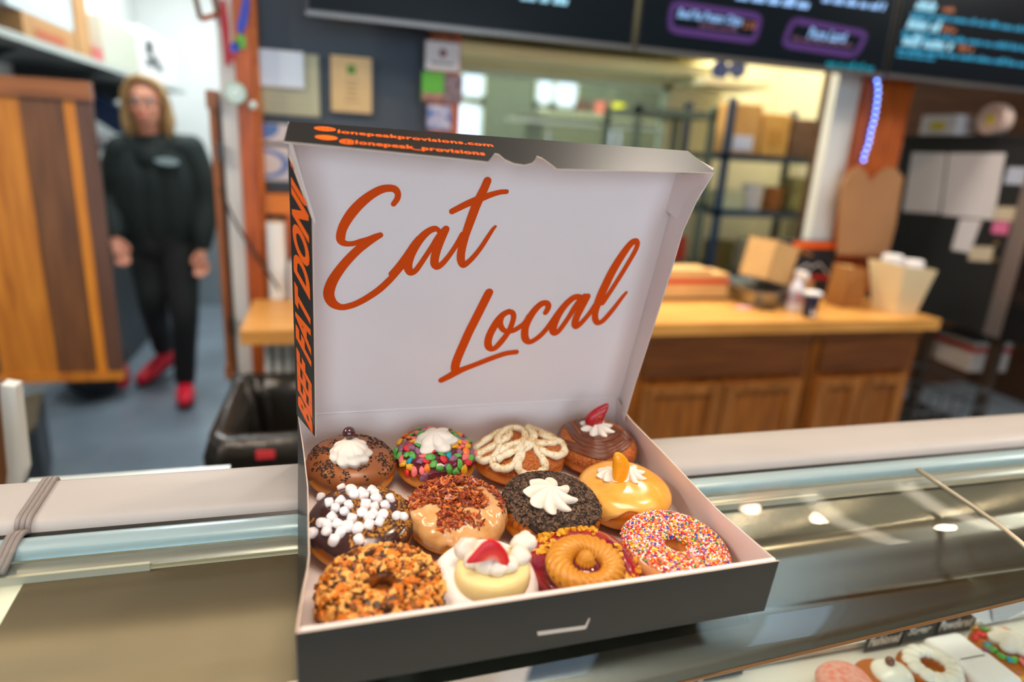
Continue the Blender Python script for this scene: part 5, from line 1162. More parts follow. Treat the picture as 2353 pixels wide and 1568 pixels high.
def wedge(parent, outline, plane_p, plane_n, th, m, name, rnd=.35, mats=None):
    """fruit slice: outline pixels on an upright plane in the donut's own space, bulging towards both sides"""
    inv = world_of(parent).inverted(); pts = []
    for x, y in outline:
        d = ray(x, y); pn = (world_of(parent).to_3x3() @ Vector(plane_n)).normalized(); pp_ = world_of(parent) @ Vector(plane_p); k = pn.dot(pp_ - V(0, 0, EYE)) / pn.dot(d); pts.append(inv @ (V(0, 0, EYE) + d * k))
    S = [V(*q_) for q_ in smooth_path([tuple(q_) for q_ in pts + [pts[0]]], 4)[:-1]]; c = sum(S, V(0, 0, 0)) / len(S); n = Vector(plane_n).normalized(); mb = MB(); G = []
    for f, o in ((.0, 1.0), (.5, .93), (.8, .72), (.95, .4), (1, 0), (.95, -.4), (.8, -.72), (.5, -.93), (0, -1)):
        G.append([c + (q_ - c) * (f if f else .001) + n * th * o for q_ in S] + [c + (S[0] - c) * (f if f else .001) + n * th * o])
    mb.grid(G); return mb.build(name, m, parent, smooth=True, mtx=I4), S, c
ap, an = b4.hit(1372, 985); an = V(0, -1, .1)
Qq = lambda ps: [(1060 + x / 3.92, 900 + y / 3.92) for x, y in ps]
w_, S_, c_ = wedge(t, Qq([(1325,106),(1300,112),(1220,150),(1145,210),(1116,260),(1125,300),(1175,340),(1212,348),(1255,300),(1300,190),(1322,140)]), ap + V(0, 0, .012), an, .0062, m_straw, 'strawberry_wedge')
mb = MB(); g = R(3)
for _ in range(70):
    k = g.randrange(len(S_)); f = g.uniform(.15, .88); q_ = c_ + (S_[k] - c_) * f + Vector(an).normalized() * .0062 * math.sqrt(max(0, 1 - f * f)) * .98; mb.sphere(q_, .00035, 5, 4)
mb.build('seeds', mat('seed_pale', '#e8b878'), w_, smooth=True, mtx=I4)['kind'] = 'stuff'
# 5 ---- dark chocolate with marshmallows
b5 = Bun(.0555, .1500, .0485, .043, 5.2, tilt=(.04, 0)); t = donut('donut', 'dark chocolate donut with little white marshmallows and golden crumbs', b5)
b5.body(t, m_dough); b5.glaze(t, m_dkchoc, .0, .3, .0019)
mm = []
for i in range(4):
    mb = MB(); mb.lathe([(.0001, -.0042), (.0030, -.0042), (.0039, -.0034), (.0042, -.001), (.0042, .001), (.0039, .0034), (.0030, .0042), (.0001, .0042)], n=14)
    mb.v = [tuple(Vector(v) * (1 + .10 * noise.noise(Vector(v) * 300 + V(i * 5, 0, 0)))) for v in mb.v]; me = bpy.data.meshes.new('marshmallow'); me.from_pydata(mb.v, [], mb.f); me.polygons.foreach_set('use_smooth', [True] * len(me.polygons)); me.materials.append(mat('marshmallow_white', '#f6efef', rough=.55, sss=.3, ssr=(1, .9, .9))); mm.append(me)
g = R(21)
for (x, y) in ((425,815),(500,822),(530,862),(590,840),(610,872),(672,822),(700,850),(250,893),(322,925),(415,910),(485,945),(375,975),(450,1003),(345,1045),(512,830),(625,942),(715,893),(700,960),(790,950),(830,890),(600,1010),(655,1045),(690,1018),(765,1030),(885,1035),(945,1045),(262,1095),(300,1115),(390,1105),(475,1125),(560,1140),(650,1105),(740,1085),(298,1172),(415,1178),(180,1185),(360,1245),(570,1235),(510,1062)):
    p, n = b5.hit(680 + x / 3.92, 920 + y / 3.92, .0038); o = bpy.data.objects.new('marshmallow', g.choice(mm)); COL.objects.link(o); o.parent = t
    s_ = g.uniform(.95, 1.2); o.matrix_basis = aligned(p, n + V(g.uniform(-1, 1), g.uniform(-1, 1), g.uniform(-.5, .8)), g, sc=(s_, s_, s_))
scatter(t, 'golden_crumbs', b5, mat('golden_crumb', '#c98a2c', rough=.6, col2='#8d5a1a', vscale=300), 800, .0004, .0012, R(5), .95, .0, lambda p, phi, th: (p.x > -.008 and noise.noise(V(p.x * 60, p.y * 60, 8)) > -.12) or noise.noise(V(p.x * 60, p.y * 60, 8)) > .3, off=.0018)
# 6 ---- maple and bacon
b6 = Bun(.1470, .1500, .0475, .044, 6.8); t = donut('donut', 'maple glazed donut heaped with reddish brown bacon bits', b6)
b6.body(t, m_dough); b6.glaze(t, m_maple, -.12, .5, .0026, lump=.0016)
g = R(31); mb = MB(); c = 0
while c < 1700:
    p, n, phi, th = b6.top(g, 0, .93, .0026)
    if noise.noise(V(p.x * 48, p.y * 48, 6.0)) + .5 * (p.y + .014) / .04 < -.12: c += .1; continue
    h_ = g.uniform(0, .0075) * (1 - min(1, math.hypot(p.x, p.y) / .045)); mtx = aligned(p + V(0, 0, h_), n + V(g.uniform(-.9, .9), g.uniform(-.9, .9), g.uniform(-.4, .6)), g, sc=(g.uniform(1, 3.6), g.uniform(.7, 1.5), .5)); chunk(mb, mtx, g.uniform(.0004, .0012), g, .5, g.choices((0, 1, 2), (5, 3, 3))[0]); c += 1
mb.build('bacon_bits', [m_bacon, mat('bacon_orange', '#d8772a', rough=.4), mat('bacon_dark', '#7a2a10', rough=.4)], t, mtx=I4)['kind'] = 'stuff'
# 7 ---- cookie crumb donut with cream star
b7 = Bun(.2420, .1440, .0510, .043, 7.7, tilt=(.03, .02)); t = donut('donut', 'donut thickly coated in dark cookie crumbs with a cream star', b7)
b7.body(t, m_dough); b7.glaze(t, mat('fudge_under', '#2e1c16', rough=.5), .35, .3, .0014)
scatter(t, 'cookie_crumbs', b7, [m_oreo, mat('cookie_crumb_grey', '#6b523f', rough=.8)], 5200, .0005, .0015, R(6), .93, 0, lambda p, phi, th: th > .42 + .35 * noise.noise(V(math.cos(phi) * 2, math.sin(phi) * 2, 3)), off=.0022, mi=lambda g: 0 if g.random() < .5 else 1, j=.55)
scatter(t, 'rim_crumbs', b7, mat('rim_crumb', '#7a4a30', rough=.8), 260, .0004, .0010, R(7), .999, .93, off=.0003)
p, n = b7.hit(1262, 1150); rosette(t, p + n * .0015, n, .0225, .016, 8, m_cream, .24, .6, sharp=1.2, spiky=True, rot=.5)
# 8 ---- orange glazed
b8 = Bun(.3330, .1580, .0500, .041, 8.3); t = donut('donut', 'shiny orange glazed donut with cream and an upright orange segment', b8)
b8.body(t, m_dough); b8.glaze(t, m_orange, -.05, .75, .0019, freq=1.4)
p, n = b8.hit(1425, 1095)
rosette(t, p + V(-.0125, .001, .0), n, .0120, .010, 7, m_cream, .25, .5, sharp=1.1, spiky=True, rot=.2); rosette(t, p + V(.0105, .0, .0), n, .0150, .010, 8, m_cream, .25, .5, sharp=1.1, spiky=True, rot=.8)
wedge(t, Qq([(1368,605),(1385,552),(1430,550),(1480,590),(1512,650),(1505,730),(1470,810),(1420,862),(1372,858),(1362,740)]), p + V(0, -.009, .010), V(0, -1, .1), .0045, mat('orange_segment', '#f2a414', rough=.2, coat=.4, sss=.3, ssr=(1, .5, .05), bump=.4, bscale=250), 'orange_segment')
# 9 ---- toasted coconut ring
b9 = Bun(.0655, .0600, .0490, .037, 9.1, ring=True, hole=.0105); t = donut('donut', 'ring donut covered in toasted coconut and nuts, nearest the left front corner', b9)
b9.body(t, m_dough, k=40); b9.glaze(t, mat('caramel_choc', '#5a3018', rough=.25, col2='#a8622a', vscale=70), -.25, .3, .0016, k=30)
g = R(41); mb = MB(); c = 0; cm = [mat('coconut_pale', '#efb45e', rough=.5), mat('coconut_toast', '#d67c1c', rough=.5), mat('coconut_brown', '#8a4e1e', rough=.5), mat('choc_bit', '#3a2018', rough=.4)]
while c < 1500:
    phi = g.uniform(0, 2 * PI); th = g.uniform(-.35, PI - .85); p = b9.P(phi, th, .0022); n = b9.N(phi, th)
    mtx = aligned(p + n * g.uniform(0, .0018), n + V(g.uniform(-.8, .8), g.uniform(-.8, .8), g.uniform(-.3, .5)), g, sc=(g.uniform(1, 2.0), g.uniform(.8, 1.2), .8)); chunk(mb, mtx, g.uniform(.0008, .0020), g, .4, g.choices((0, 1, 2, 3), (5, 5, 5, 4))[0]); c += 1
for k in range(150):
    phi = g.uniform(0, 2 * PI); th = g.uniform(-.2, PI - .9); p = b9.P(phi, th, .0026); n = b9.N(phi, th); chunk(mb, aligned(p + n * .001, n + V(g.uniform(-.6, .6), g.uniform(-.6, .6), 0), g, sc=(g.uniform(1, 1.8), 1, .6)), g.uniform(.0018, .0030), g, .3, g.choices((0, 1), (5, 3))[0])
mb.build('coconut_flakes', cm, t, mtx=I4)['kind'] = 'stuff'
# 10 --- powdered donut with custard, cream and strawberry
b10 = Bun(.1530, .0620, .0470, .036, 10.4); t = donut('donut', 'white powdered donut with custard, cream lumps and a strawberry slice', b10)
b10.body(t, mat('powder_sugar', '#f3eeee', rough=.9, bump=.3, bscale=300, var=.04)); p, n = b10.hit(1132, 1322)
cc = p
mb = MB(); G = []
for i in range(48):
    a = 2 * PI * i / 48; G.append([cc + V(math.cos(a) * r_, math.sin(a) * r_ * .9, z_) for r_, z_ in ((.028, -.016), (.0315, -.008), (.0325, .0), (.0315, .007), (.029, .0105), (.025, .0115), (.018, .0105), (.0, .010))])
mb.grid(G, closed_u=True, flip=False); mb.build('custard', mat('custard_yellow', '#eedd9e', rough=.5, sss=.3, ssr=(1, .85, .4), coat=.1, var=.04), t, smooth=True, mtx=I4)
for i, (px, py, r_) in enumerate(((1070, 1298, .0110), (1084, 1322, .0085), (1112, 1334, .0095), (1140, 1340, .0090), (1166, 1334, .0080), (1190, 1316, .0095), (1198, 1290, .0110), (1104, 1300, .009), (1142, 1302, .009))):
    q_ = b10.hit(px, py)[0]; mb = MB(); mb.sphere(V(q_.x, q_.y, cc.z + .0115 + r_ * .45), r_, 16, 12, sc=(1, .85, .9)); mb.v = [tuple(Vector(v) + (Vector(v) - V(q_.x, q_.y, cc.z + .014)) * .22 * noise.noise(Vector(v) * 150 + V(i, 0, 0))) for v in mb.v]; mb.build('cream_lump', m_cream, t, smooth=True, mtx=I4)
wm = bpy.data.materials.new('strawberry_cut'); wm.use_nodes = True; nt = wm.node_tree; bb = nt.nodes['Principled BSDF']; bb.inputs['Roughness'].default_value = .4; bb.inputs['Coat Weight'].default_value = .08; bb.inputs['Subsurface Weight'].default_value = .2; bb.inputs['Subsurface Scale'].default_value = .004
w_, S_, c_ = wedge(t, [(1124,1238),(1108,1248),(1090,1268),(1071,1292),(1085,1294),(1108,1290),(1125,1286),(1145,1290),(1168,1308),(1173,1300),(1166,1272),(1150,1250),(1136,1240)], cc + V(0, -.010, .022), V(0, -1, .15), .0030, wm, 'strawberry_slice')
tcn = nt.nodes.new('ShaderNodeTexCoord'); mpn = nt.nodes.new('ShaderNodeMapping'); mpn.inputs['Location'].default_value = (-c_.x / .016, -c_.y / .016, -(c_.z - .006) / .016); mpn.inputs['Scale'].default_value = (1 / .016,) * 3
gr = nt.nodes.new('ShaderNodeTexGradient'); gr.gradient_type = 'SPHERICAL'; cr = nt.nodes.new('ShaderNodeValToRGB'); cr.color_ramp.elements[0].position = .15; cr.color_ramp.elements[0].color = srgb('#d01a22'); cr.color_ramp.elements[1].position = .75; cr.color_ramp.elements[1].color = srgb('#f4a89a')
q_ = cr.color_ramp.elements.new(.45); q_.color = srgb('#e2402f')
nt.links.new(tcn.outputs['Object'], mpn.inputs[0]); nt.links.new(mpn.outputs[0], gr.inputs[0]); nt.links.new(gr.outputs[0], cr.inputs[0]); nt.links.new(cr.outputs[0], bb.inputs['Base Color'])
# 11 --- peanut butter and jelly
b11 = Bun(.2450, .0600, .0500, .036, 11.9); t = donut('donut', 'purple jelly glazed donut with a big tan piped swirl and nut pieces', b11)
b11.body(t, m_dough); b11.glaze(t, mat('jelly_purple', '#7a0f30', rough=.14, coat=.6, col2='#a0101c', vscale=45), -.1, .3, .0019)
m_pb = mat('peanut_frosting', '#cc8a22', rough=.4, sss=.15, ssr=(1, .6, .2), coat=.1)
p, n = b11.hit(1343, 1318); cc = p; mb = MB(); G = []
for i in range(280):
    a = 2 * PI * i / 280; row = []
    for j in range(25):
        q_ = 2 * PI * j / 24; rg = .84 + .30 * abs(math.sin(13 * a + q_ * 2.6)) ** .6; r_ = .0232 + .0104 * rg * math.cos(q_) * (1 + .1 * math.sin(a)); z_ = .0085 + .0092 * rg * math.sin(q_) + .0015 * math.sin(a); row.append(cc + V(r_ * math.cos(a), r_ * math.sin(a) * .95, z_))
    G.append(row)
mb.grid(G, closed_u=True); mb.build('piped_ring', m_pb, t, smooth=True, mtx=I4)
mb = MB(); mb.lathe([(.0001, .0), (.015, .0), (.015, .009), (.008, .0115), (.0001, .012)], cc, 24); mb.build('jelly_pool', mat('jelly_dark', '#6a1034', rough=.1, coat=.8), t, smooth=True, mtx=I4)
rosette(t, cc + V(-.001, 0, .009), V(0, 0, 1), .0074, .0150, 14, m_pb, .12, .25, name='piped_button', dome=True)
scatter(t, 'nut_pieces', b11, mat('nut_gold', '#f0b430', rough=.45, col2='#d08c1c', vscale=300), 170, .0012, .0024, R(14), .96, .55, lambda p, phi, th: noise.noise(V(p.x * 55, p.y * 55, 4.5)) > -.05 and not (p.x < -.02 and p.y < .01), off=.0022, fz=.9)
# 12 --- rainbow nonpareils ring
b12 = Bun(.3400, .0640, .0510, .036, 12.2, ring=True, hole=.0105, bumpy=.015, tilt=(.02, .03)); t = donut('donut', 'ring donut with rainbow sprinkles in the right front corner', b12)
b12.body(t, m_dough3, k=40); b12.glaze(t, mat('clear_glaze', '#e0a070', rough=.15, coat=.6), .05, .15, .0014, k=30)
pal = ['#fffaf6', '#e80a30', '#ff9c08', '#ff6410', '#1450d0', '#109040', '#ffe020', '#f0a8b8', '#6a3a90']; nm = [mat('sprinkle%d' % i, c, rough=.25, coat=.3) for i, c in enumerate(pal)]
ico = bmesh.new(); bmesh.ops.create_icosphere(ico, subdivisions=1, radius=1); iv = [v.co.copy() for v in ico.verts]; ifc = [tuple(v.index for v in f.verts) for f in ico.faces]; ico.free()
g = R(51); mb = MB(); cells = {}; c = 0; tr = 0
while c < 3600 and tr < 60000:
    tr += 1; phi = g.uniform(0, 2 * PI); th = g.uniform(-.02, PI - .45)
    if g.random() > (b12.Rm + b12.a * math.cos(th)) / b12.R: continue
    if th < .25 + .3 * noise.noise(V(math.cos(phi) * 2, math.sin(phi) * 2, 4)) and g.random() < .7: continue
    if math.cos(phi - 3.9) > .1 and th < .5 * math.cos(phi - 3.9) + .25: continue
    p = b12.P(phi, th, .0018); ck = (int(p.x / .0020), int(p.y / .0020), int(p.z / .0020))
    if cells.get(ck, 0) >= 1: continue
    cells[ck] = 1; s_ = g.uniform(.0010, .00125); mb.add([p + v * s_ for v in iv], ifc, g.choices(range(9), (10, 8, 5, 5, 4, 3, 4, 4, 2))[0]); c += 1
mb.build('sprinkles', nm, t, smooth=True, mtx=I4)['kind'] = 'stuff'
# ================================================================== donuts inside the case
def shelf_donut(px, py, Rr, h, seed, ring, label, build, tilt=(0, 0)):
    q = atZ(px, py, .786 + h * .6); b = Bun(0, 0, Rr, h, seed, ring=ring); b.m = Matrix.Identity(4)
    t = thing('donut', label, 'donut', mtx=Matrix.Translation((q.x, q.y, .7865)) @ Matrix.Rotation(tilt[0], 4, 'X')); build(t, b); return t
m_wg = mat('white_glaze', '#f6f1e4', rough=.25, coat=.4)
def s_pink(t, b): b.body(t, m_dough, 40, 18); b.glaze(t, mat('pink_glaze', '#e8b0a0', rough=.3, col2='#e8806a', vscale=120), -.1, .3, .002, n=48)
def s_cream(t, b):
    b.body(t, m_dough, 40, 18); mb = MB(); mb.sphere((.006, .0, b.h), .026, 18, 10, sc=(1, 1, .5)); mb.build('white_topping', m_wg, t, smooth=True, mtx=I4); MB().sphere((.004, .006, b.h + .016), .006, 10, 8).build('brown_ball', m_fudge, t, smooth=True, mtx=I4)
def s_loop(t, b): 
    b.body(t, m_dough, 48, 24); mb = MB(); G = []
    for k in range(12):
        a = 2 * PI * k / 12; mb.sphere((.026 * math.cos(a), .026 * math.sin(a), b.h - .002), .012, 12, 8, sc=(1, 1, .6))
    mb.build('white_topping', m_wg, t, smooth=True, mtx=I4)
def s_cake(t, b): 
    mb = MB(); mb.box((-.034, -.030, 0), (.034, .030, .034)); o = mb.build('cake', mat('powder_white', '#f8f6f6', rough=.8), t, mtx=I4); bv = o.modifiers.new('b', 'BEVEL'); bv.width = .010; bv.segments = 4
def s_fruit(t, b):
    b.body(t, m_dough, 40, 18); rosette(t, V(0.002, 0, b.h - .001), V(0, 0, 1), .026, .018, 6, m_cream, .15, .4, rows=10, seg=48); g = R(61)
    for k in range(34):
        p, n, phi, th = b.top(g, .5, .98, .002); o = bpy.data.objects.new('cereal_flake', g.choice(proto)); COL.objects.link(o); o.parent = t; o.matrix_basis = aligned(p, n, g, sc=(1.3, 1.3, 1.3))
shelf_donut(1948, 1578, .038, .032, 1.1, False, 'pinkish glazed donut at the left of the tray in the case', s_pink)
shelf_donut(2036, 1572, .040, .034, 2.2, False, 'golden donut with a white mound and a brown ball in the case', s_cream)
shelf_donut(2138, 1546, .042, .034, 3.3, True, 'ring donut with thick white icing in the case', s_loop)
shelf_donut(2198, 1506, .046, .036, 4.4, False, 'far one of the two snow white cakes in the case', s_cake, (0, 0))
shelf_donut(2262, 1552, .046, .036, 4.9, False, 'near one of the two snow white cakes in the case', s_cake, (0, 0))
shelf_donut(2312, 1500, .046, .036, 5.5, False, 'cereal topped donut in the case at the right edge of the photo', s_fruit)
# ================================================================== the woman walking towards the counter
def remeshed(mb, name, m, parent, vox=.007, smooth_it=2):
    me = bpy.data.meshes.new(name); me.from_pydata(mb.v, [], mb.f); me.update(); o = bpy.data.objects.new(name, me); COL.objects.link(o)
    r = o.modifiers.new('r', 'REMESH'); r.mode = 'VOXEL'; r.voxel_size = vox; r.use_smooth_shade = True
    s = o.modifiers.new('s', 'SMOOTH'); s.iterations = smooth_it; s.factor = .5
    bpy.context.view_layer.update(); me2 = bpy.data.meshes.new_from_object(o.evaluated_get(bpy.context.evaluated_depsgraph_get()))
    o.modifiers.clear(); o.data = me2; bpy.data.meshes.remove(me); me2.name = name; me2.materials.clear(); me2.materials.append(m)
    me2.polygons.foreach_set('use_smooth', [True] * len(me2.polygons))
    if parent: o.parent = parent; o.matrix_parent_inverse = world_of(parent).inverted()
    return o
m_skin = mat('skin', '#d99a7e', rough=.5, sss=.15, ssr=(1, .4, .25), sscale=.01, col2='#d08468', vscale=9)
m_shirt = mat('dark_sweatshirt', '#14211f', rough=.8, bump=.2, bscale=60, var=.1)
m_pants = mat('black_trousers', '#0c1011', rough=.8)
m_shoe = mat('red_shoe', '#ee1838', rough=.5, var=.1)
m_hair = wood('blond_hair', '#c09a62', '#6d4e2e', 14, 'Z', rough=.5, bump=.4)
pr = thing('person', 'smiling woman in dark sweatshirt and red shoes walking through the kitchen doorway', 'person', (-.86, 3.9, 0))
A = lambda x, y, Y: atY(x, y, Y)
neck = A(342, 300, 3.84); hd = A(337, 243, 3.82)
shL, shR = A(278, 342, 3.86), A(440, 340, 3.86)     # image left / right
elL, elR = A(252, 450, 3.90), A(476, 465, 3.86); wrL, wrR = A(266, 552, 3.76), A(466, 575, 3.80)
hipL, hipR = A(340, 575, 3.92), A(412, 575, 3.90); knL, knR = A(352, 700, 3.86), A(424, 725, 3.78)
anL = A(374, 798, 4.16); anR = A(425, 868, 3.80)
chest = A(360, 400, 3.88); belly = A(368, 490, 3.89); pelv = A(374, 560, 3.91)
def limb(mb, pts, rs, n=14): 
    S = smooth_path([(*p, r) for p, r in zip(pts, rs)], 5); mb.tube([V(*s[:3]) for s in S], [s[3] for s in S], n)
    for p, r in ((pts[0], rs[0]), (pts[-1], rs[-1])): mb.sphere(p, r * .99, 12, 8)
def hand(mb, w, d, side, curl):
    """palm and five fingers hanging from wrist w in direction d"""
    d = Vector(d).normalized(); s = V(side, 0, 0); s = (s - d * s.dot(d)).normalized(); f = d.cross(s).normalized()
    if f.y > 0: f = -f
    mb.tube([w - d * .04, w, w + d * .03, w + d * .085], [.026, .025, .034, .036], 12, flat=.55)
    for k in range(4):
        b = w + d * .082 + s * (k - 1.5) * .0185; L = (.068, .078, .073, .056)[k]
        mb.tube([b - d * .02, b, b + d * L * .4 + f * curl * .3, b + d * L * .72 + f * curl, b + d * L * .86 + f * curl * 1.9], [.0095, .0092, .0088, .008, .0065], 8)
    b = w + d * .025 - s * .030 * 1.0; mb.tube([w + d * .01 - s * .01, b, b + d * .030 - s * .016 + f * .01, b + d * .058 - s * .016 + f * .018], [.014, .012, .010, .008], 8)
bd = MB()
# head with jaw, nose, ears, brows and lips
for c, r, sc in (((0, .01, .035), .088, (.86, 1.05, 1.05)), ((0, -.012, -.035), .066, (.90, 1.0, 1.05)), ((0, -.035, -.082), .030, (1.2, .9, .8)), ((0, -.094, -.018), .014, (.8, 1.0, 1.3)), ((0, -.088, .005), .011, (.6, 1, 1.8)),
                 ((-.078, .01, -.01), .018, (.4, .8, 1.5)), ((.078, .01, -.01), .018, (.4, .8, 1.5)), ((-.03, -.076, .034), .013, (1.7, .7, .6)), ((.03, -.076, .034), .013, (1.7, .7, .6)), ((-.038, -.062, -.022), .022, (1, .8, .8)), ((.038, -.062, -.022), .022, (1, .8, .8))):
    bd.sphere(hd + V(*c), r, 20, 14, sc=sc)
bd.tube([hd + V(-.024, -.082, -.053), hd + V(0, -.09, -.058), hd + V(.024, -.082, -.053)], [.005, .008, .005], 8)
limb(bd, [hd + V(0, .01, -.04), neck + V(0, .01, .0), neck + V(0, .02, -.06)], [.050, .048, .055])
limb(bd, [neck + V(0, .01, -.07), chest + V(0, .02, 0), belly + V(0, .02, 0), pelv + V(0, .01, 0)], [.06, .075, .07, .075]); limb(bd, [shL, (shL + shR) / 2 + V(0, .015, -.03), shR], [.045, .055, .045])
limb(bd, [shL, elL, wrL], [.05, .04, .025]); limb(bd, [shR, elR, wrR], [.05, .04, .025])
limb(bd, [hipL, knL, anL], [.07, .05, .035]); limb(bd, [hipR, knR, anR], [.07, .05, .035])
hand(bd, wrL, A(284, 600, 3.72) - wrL, -1, .016); hand(bd, wrR, A(464, 618, 3.77) - wrR, 1, .016)
remeshed(bd, 'body', m_skin, pr, .006, 3)
# face details
for sx in (-1, 1):
    MB().sphere(hd + V(.030 * sx, -.0775, .018), .0105, 12, 8, sc=(1.25, .6, .75)).build('eye', m_paper, pr, smooth=True); MB().sphere(hd + V(.030 * sx, -.0835, .018), .0052, 10, 8, sc=(1, .5, 1)).build('iris', mat('iris_brown', '#3a2a20', rough=.2), pr, smooth=True)
    MB().tube([hd + V(.012 * sx, -.088, .036), hd + V(.032 * sx, -.089, .042), hd + V(.052 * sx, -.076, .036)], .003, 6).build('eyebrow', mat('brow_brown', '#6d4e2e'), pr)
MB().tube([hd + V(-.030, -.086, -.046), hd + V(-.015, -.094, -.054), hd + V(0, -.097, -.056), hd + V(.015, -.094, -.054), hd + V(.030, -.086, -.046)], [.002, .005, .0055, .005, .002], 8).build('smile', mat('lips', '#c06058', rough=.35), pr, smooth=True)
MB().tube([hd + V(-.014, -.0955, -.052), hd + V(0, -.100, -.0540), hd + V(.014, -.0955, -.052)], .0018, 6).build('teeth', m_paper, pr)
mb = MB()
for sx in (-1, 1):
    c = hd + V(.032 * sx, -.098, .018); mb.tube([c + V(.025 * math.cos(a), .004 * abs(math.cos(a)), .017 * math.sin(a)) for a in [2 * PI * k / 20 for k in range(21)]], .0018, 6, cap=False)
    mb.tube([c + V(.025 * sx, .002, .004), hd + V(.076 * sx, -.04, .02), hd + V(.08 * sx, .02, .012)], .0016, 6)
mb.tube([hd + V(-.008, -.099, .02), hd + V(.008, -.099, .02)], .0018, 6); mb.build('glasses', mat('glasses_dark', '#2a2024', rough=.3), pr, smooth=True)
# hair
hb = MB(); hb.sphere(hd + V(0, .036, .045), .098, 24, 16, sc=(.93, .95, 1.02))
for sx in (-1, 1):
    limb(hb, [hd + V(.045 * sx, -.045, .118), hd + V(.086 * sx, -.03, .06), hd + V(.097 * sx, -.01, -.02), hd + V(.100 * sx, -.005, -.10), hd + V(.088 * sx, .0, -.145)], [.020, .019, .021, .022, .012]); limb(hb, [hd + V(.06 * sx, .05, .03), hd + V(.075 * sx, .05, -.08), hd + V(.065 * sx, .045, -.14)], [.04, .042, .02])
limb(hb, [hd + V(-.055, -.05, .118), hd + V(.01, -.062, .125), hd + V(.062, -.052, .098)], [.016, .02, .016]); limb(hb, [hd + V(0, .07, .0), hd + V(0, .07, -.12)], [.06, .04])
hr = remeshed(hb, 'hair', m_hair, pr, .006, 2)
# sweatshirt
sb_ = MB(); up = V(0, 0, .0)
limb(sb_, [neck + V(.004, .018, -.062), neck + V(.010, .02, -.09)], [.066, .092]); limb(sb_, [shL + V(.01, 0, -.01), (shL + shR) / 2 + V(0, .015, .012), shR + V(-.01, 0, -.01)], [.064, .072, .064])
for sx, sh_ in ((-1, shL), (1, shR)): limb(sb_, [neck + V(.004 + .035 * sx, .016, -.070), (neck + V(.004 + .035 * sx, .016, -.070)).lerp(sh_, .5) + V(0, 0, .004), sh_], [.050, .062, .064])
limb(sb_, [neck + V(0, .03, -.05), neck + V(0, .0, -.13)], [.060, .09])
for dx in (-.085, 0, .085): limb(sb_, [chest + V(dx, .01, .10), chest + V(dx, .0, -.02), belly + V(dx, .0, 0), pelv + V(dx * .98, 0, .03)], [.10, .122, .120, .105])
limb(sb_, [shL, shL.lerp(elL, .5) + V(-.012, 0, 0), elL, elL.lerp(wrL, .6), wrL.lerp(elL, .14)], [.068, .066, .060, .055, .042]); limb(sb_, [shR, shR.lerp(elR, .5) + V(.012, 0, 0), elR, elR.lerp(wrR, .6), wrR.lerp(elR, .12)], [.068, .066, .060, .055, .042])
remeshed(sb_, 'sweatshirt', m_shirt, pr, .007, 3)
ec = A(381, 372, 3.735)
lg = MB().prism([ec + V(.052 * math.cos(a), 0, .017 * math.sin(a) - .10 * .052 * math.cos(a)) for a in [2 * PI * k / 20 for k in range(20)]], (0, .04, 0)); lg.build('chest_emblem', mat('emblem_pale', '#8fa3a8', rough=.5), pr)
MB().tube([neck + V(.002 + .068 * math.cos(a), .014 + .064 * math.sin(a), -.040 - .014 * (1 - math.sin(a))) for a in [2 * PI * k / 24 for k in range(25)]], .009, 8, cap=False).build('collar', m_shirt, pr, smooth=True)
# trousers
tb_ = MB(); limb(tb_, [pelv + V(-.055, 0, .06), pelv + V(-.05, 0, -.02)], [.115, .115]); limb(tb_, [pelv + V(.055, 0, .06), pelv + V(.05, 0, -.02)], [.115, .115])
limb(tb_, [hipL, hipL.lerp(knL, .5), knL, knL.lerp(anL, .5), anL], [.108, .088, .072, .064, .056]); limb(tb_, [hipR, hipR.lerp(knR, .5), knR, knR.lerp(anR, .5), anR], [.108, .088, .072, .062, .056])
remeshed(tb_, 'trousers', m_pants, pr, .008, 3)
def shoe(ank, toe, lift, nm):
    mb = MB(); d = (toe - ank); d.z = 0; L = .245; d.normalize(); base = ank.copy(); h0 = ank - V(0, 0, .075) - d * .055
    tip = h0 + d * L; tip.z = max(toe.z, .03); h0.z = max(h0.z, .035)
    limb(mb, [h0, h0.lerp(tip, .35) + V(0, 0, .012), h0.lerp(tip, .7), tip], [.038, .044, .046, .034]); limb(mb, [ank + V(0, 0, .01), h0.lerp(tip, .22) + V(0, 0, .02)], [.042, .042])
    o = remeshed(mb, 'shoe', m_shoe, pr, .006, 2)
    sl = MB(); s = d.cross(V(0, 0, 1)).normalized(); dn = V(0, 0, -.034)
    P = [h0 - d * .04 + dn, h0 - d * .02 + s * .036 + dn, h0.lerp(tip, .5) + s * .047 + dn, tip + s * .035 + dn, tip + d * .036 + dn, tip - s * .035 + dn, h0.lerp(tip, .5) - s * .047 + dn, h0 - d * .02 - s * .036 + dn]
    sl.prism(P, (0, 0, .014)); sl.build('sole', mat('sole_dark', '#2b2426'), o)
shoe(anR, A(425, 915, 3.66), 0, 'front'); 
tz = A(345, 845, 4.10); shoe(anL, V(tz.x, 4.04, .05), .05, 'rear')
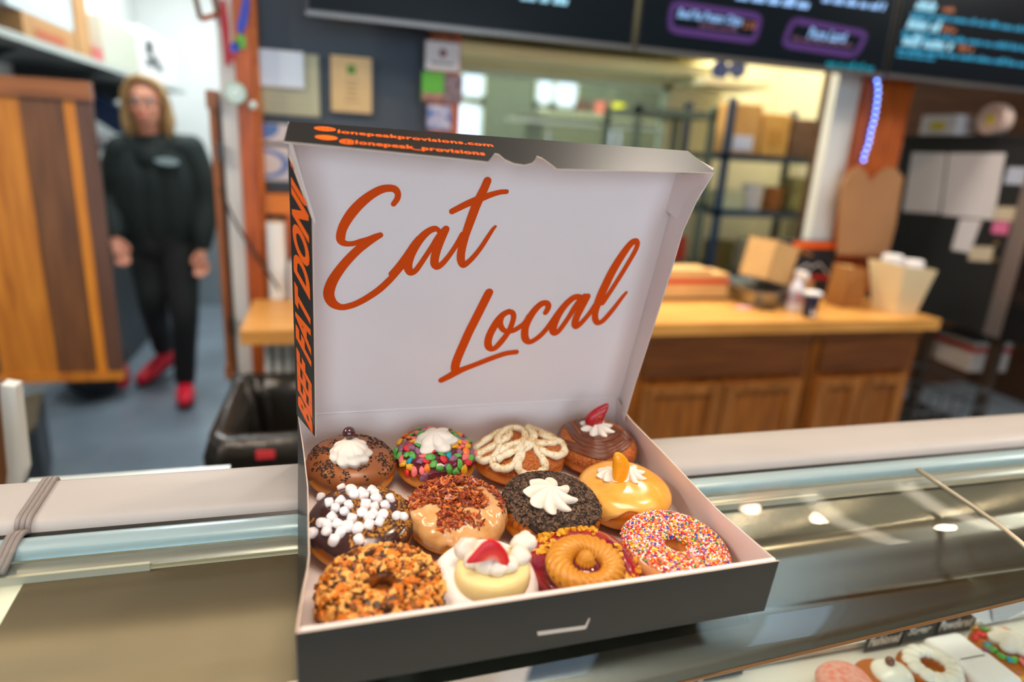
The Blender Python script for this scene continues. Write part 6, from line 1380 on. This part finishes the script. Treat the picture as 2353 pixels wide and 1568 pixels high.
# ================================================================== ceiling lamps (their mirror images show in the case glass)
def downlight(x, y, label, p=16, r=.075, colr=(1.0, .74, .50)):
    t = thing('ceiling_lamp', label, 'lamp', (x, y, 2.9), 'round ceiling lamps over the shop floor')
    MB().lathe([(r, -.012), (r + .018, -.012), (r + .02, 0), (r, 0), (r, -.012)], (x, y, 2.9), 28).build('trim_ring', m_paper, t, auto=40)
    MB().lathe([(.001, -.006), (r, -.006), (r, -.001), (.001, -.001)], (x, y, 2.9), 28).build('lens', emis('lamp_lens', '#fff0d8', 26), t)
    l = area('lamp_light', (x, y, 2.885), (0, 0, 0), r * 2, r * 2, p, colr, 'DISK'); l.parent = t; l.matrix_parent_inverse = world_of(t).inverted(); return t
for x, y in ((2.533, 2.189), (3.057, 1.778), (2.191, 2.371)): downlight(x, y, 'round ceiling lamp near the back wall at the right', 2.5, .05)
for x, y, p_, c_ in ((.15, .15, 5, (1, .84, .68)), (-1.5, .9, 24, (1, .74, .50)), (1.25, .75, 17, (1, .70, .44))): downlight(x, y, 'round ceiling lamp above the display case', p_, .06, c_)
for i, (x, y, w, d, s_) in enumerate(((1.75, -.15, .34, .7, 1.7), (.72, -.15, .40, .7, 1.7))):
    t = thing('added_glow_panel', 'added blue-white glowing panel above the display case, mirrored in its steel canopy', 'lamp', (x, y, 2.9), 'added glowing panels above the display case')  # glowing panels added out of view for blue-white reflections in the canopy
    MB().box((x - w / 2, y - d / 2, 2.87), (x + w / 2, y + d / 2, 2.9)).build('frame', m_white, t); MB().box((x - w / 2 + .02, y - d / 2 + .02, 2.866), (x + w / 2 - .02, y + d / 2 - .02, 2.87)).build('diffuser', emis('panel_diffuser', '#bcd8f4', s_ * 2), t)
for x in (2.60, 3.28):
    t = thing('ceiling_strip', 'long narrow ceiling light strip near the back wall', 'lamp', (x, 2.0, 2.9), 'narrow light strips near the back wall')
    MB().box((x - .07, 1.5, 2.875), (x + .07, 2.43, 2.9)).build('housing', m_white, t); MB().box((x - .06, 1.51, 2.87), (x + .06, 2.42, 2.875)).build('diffuser', emis('strip_diffuser', '#fff0d4', 4), t)
struct(MB().box((2.0, -.8, 2.84), (2.6, .5, 2.9)).build('trim_7', m_plankO)); struct(MB().box((2.61, -.8, 2.84), (3.4, .5, 2.9)).build('trim_8', m_kraftL))  # boards added out of view for brown reflections in the canopy lip
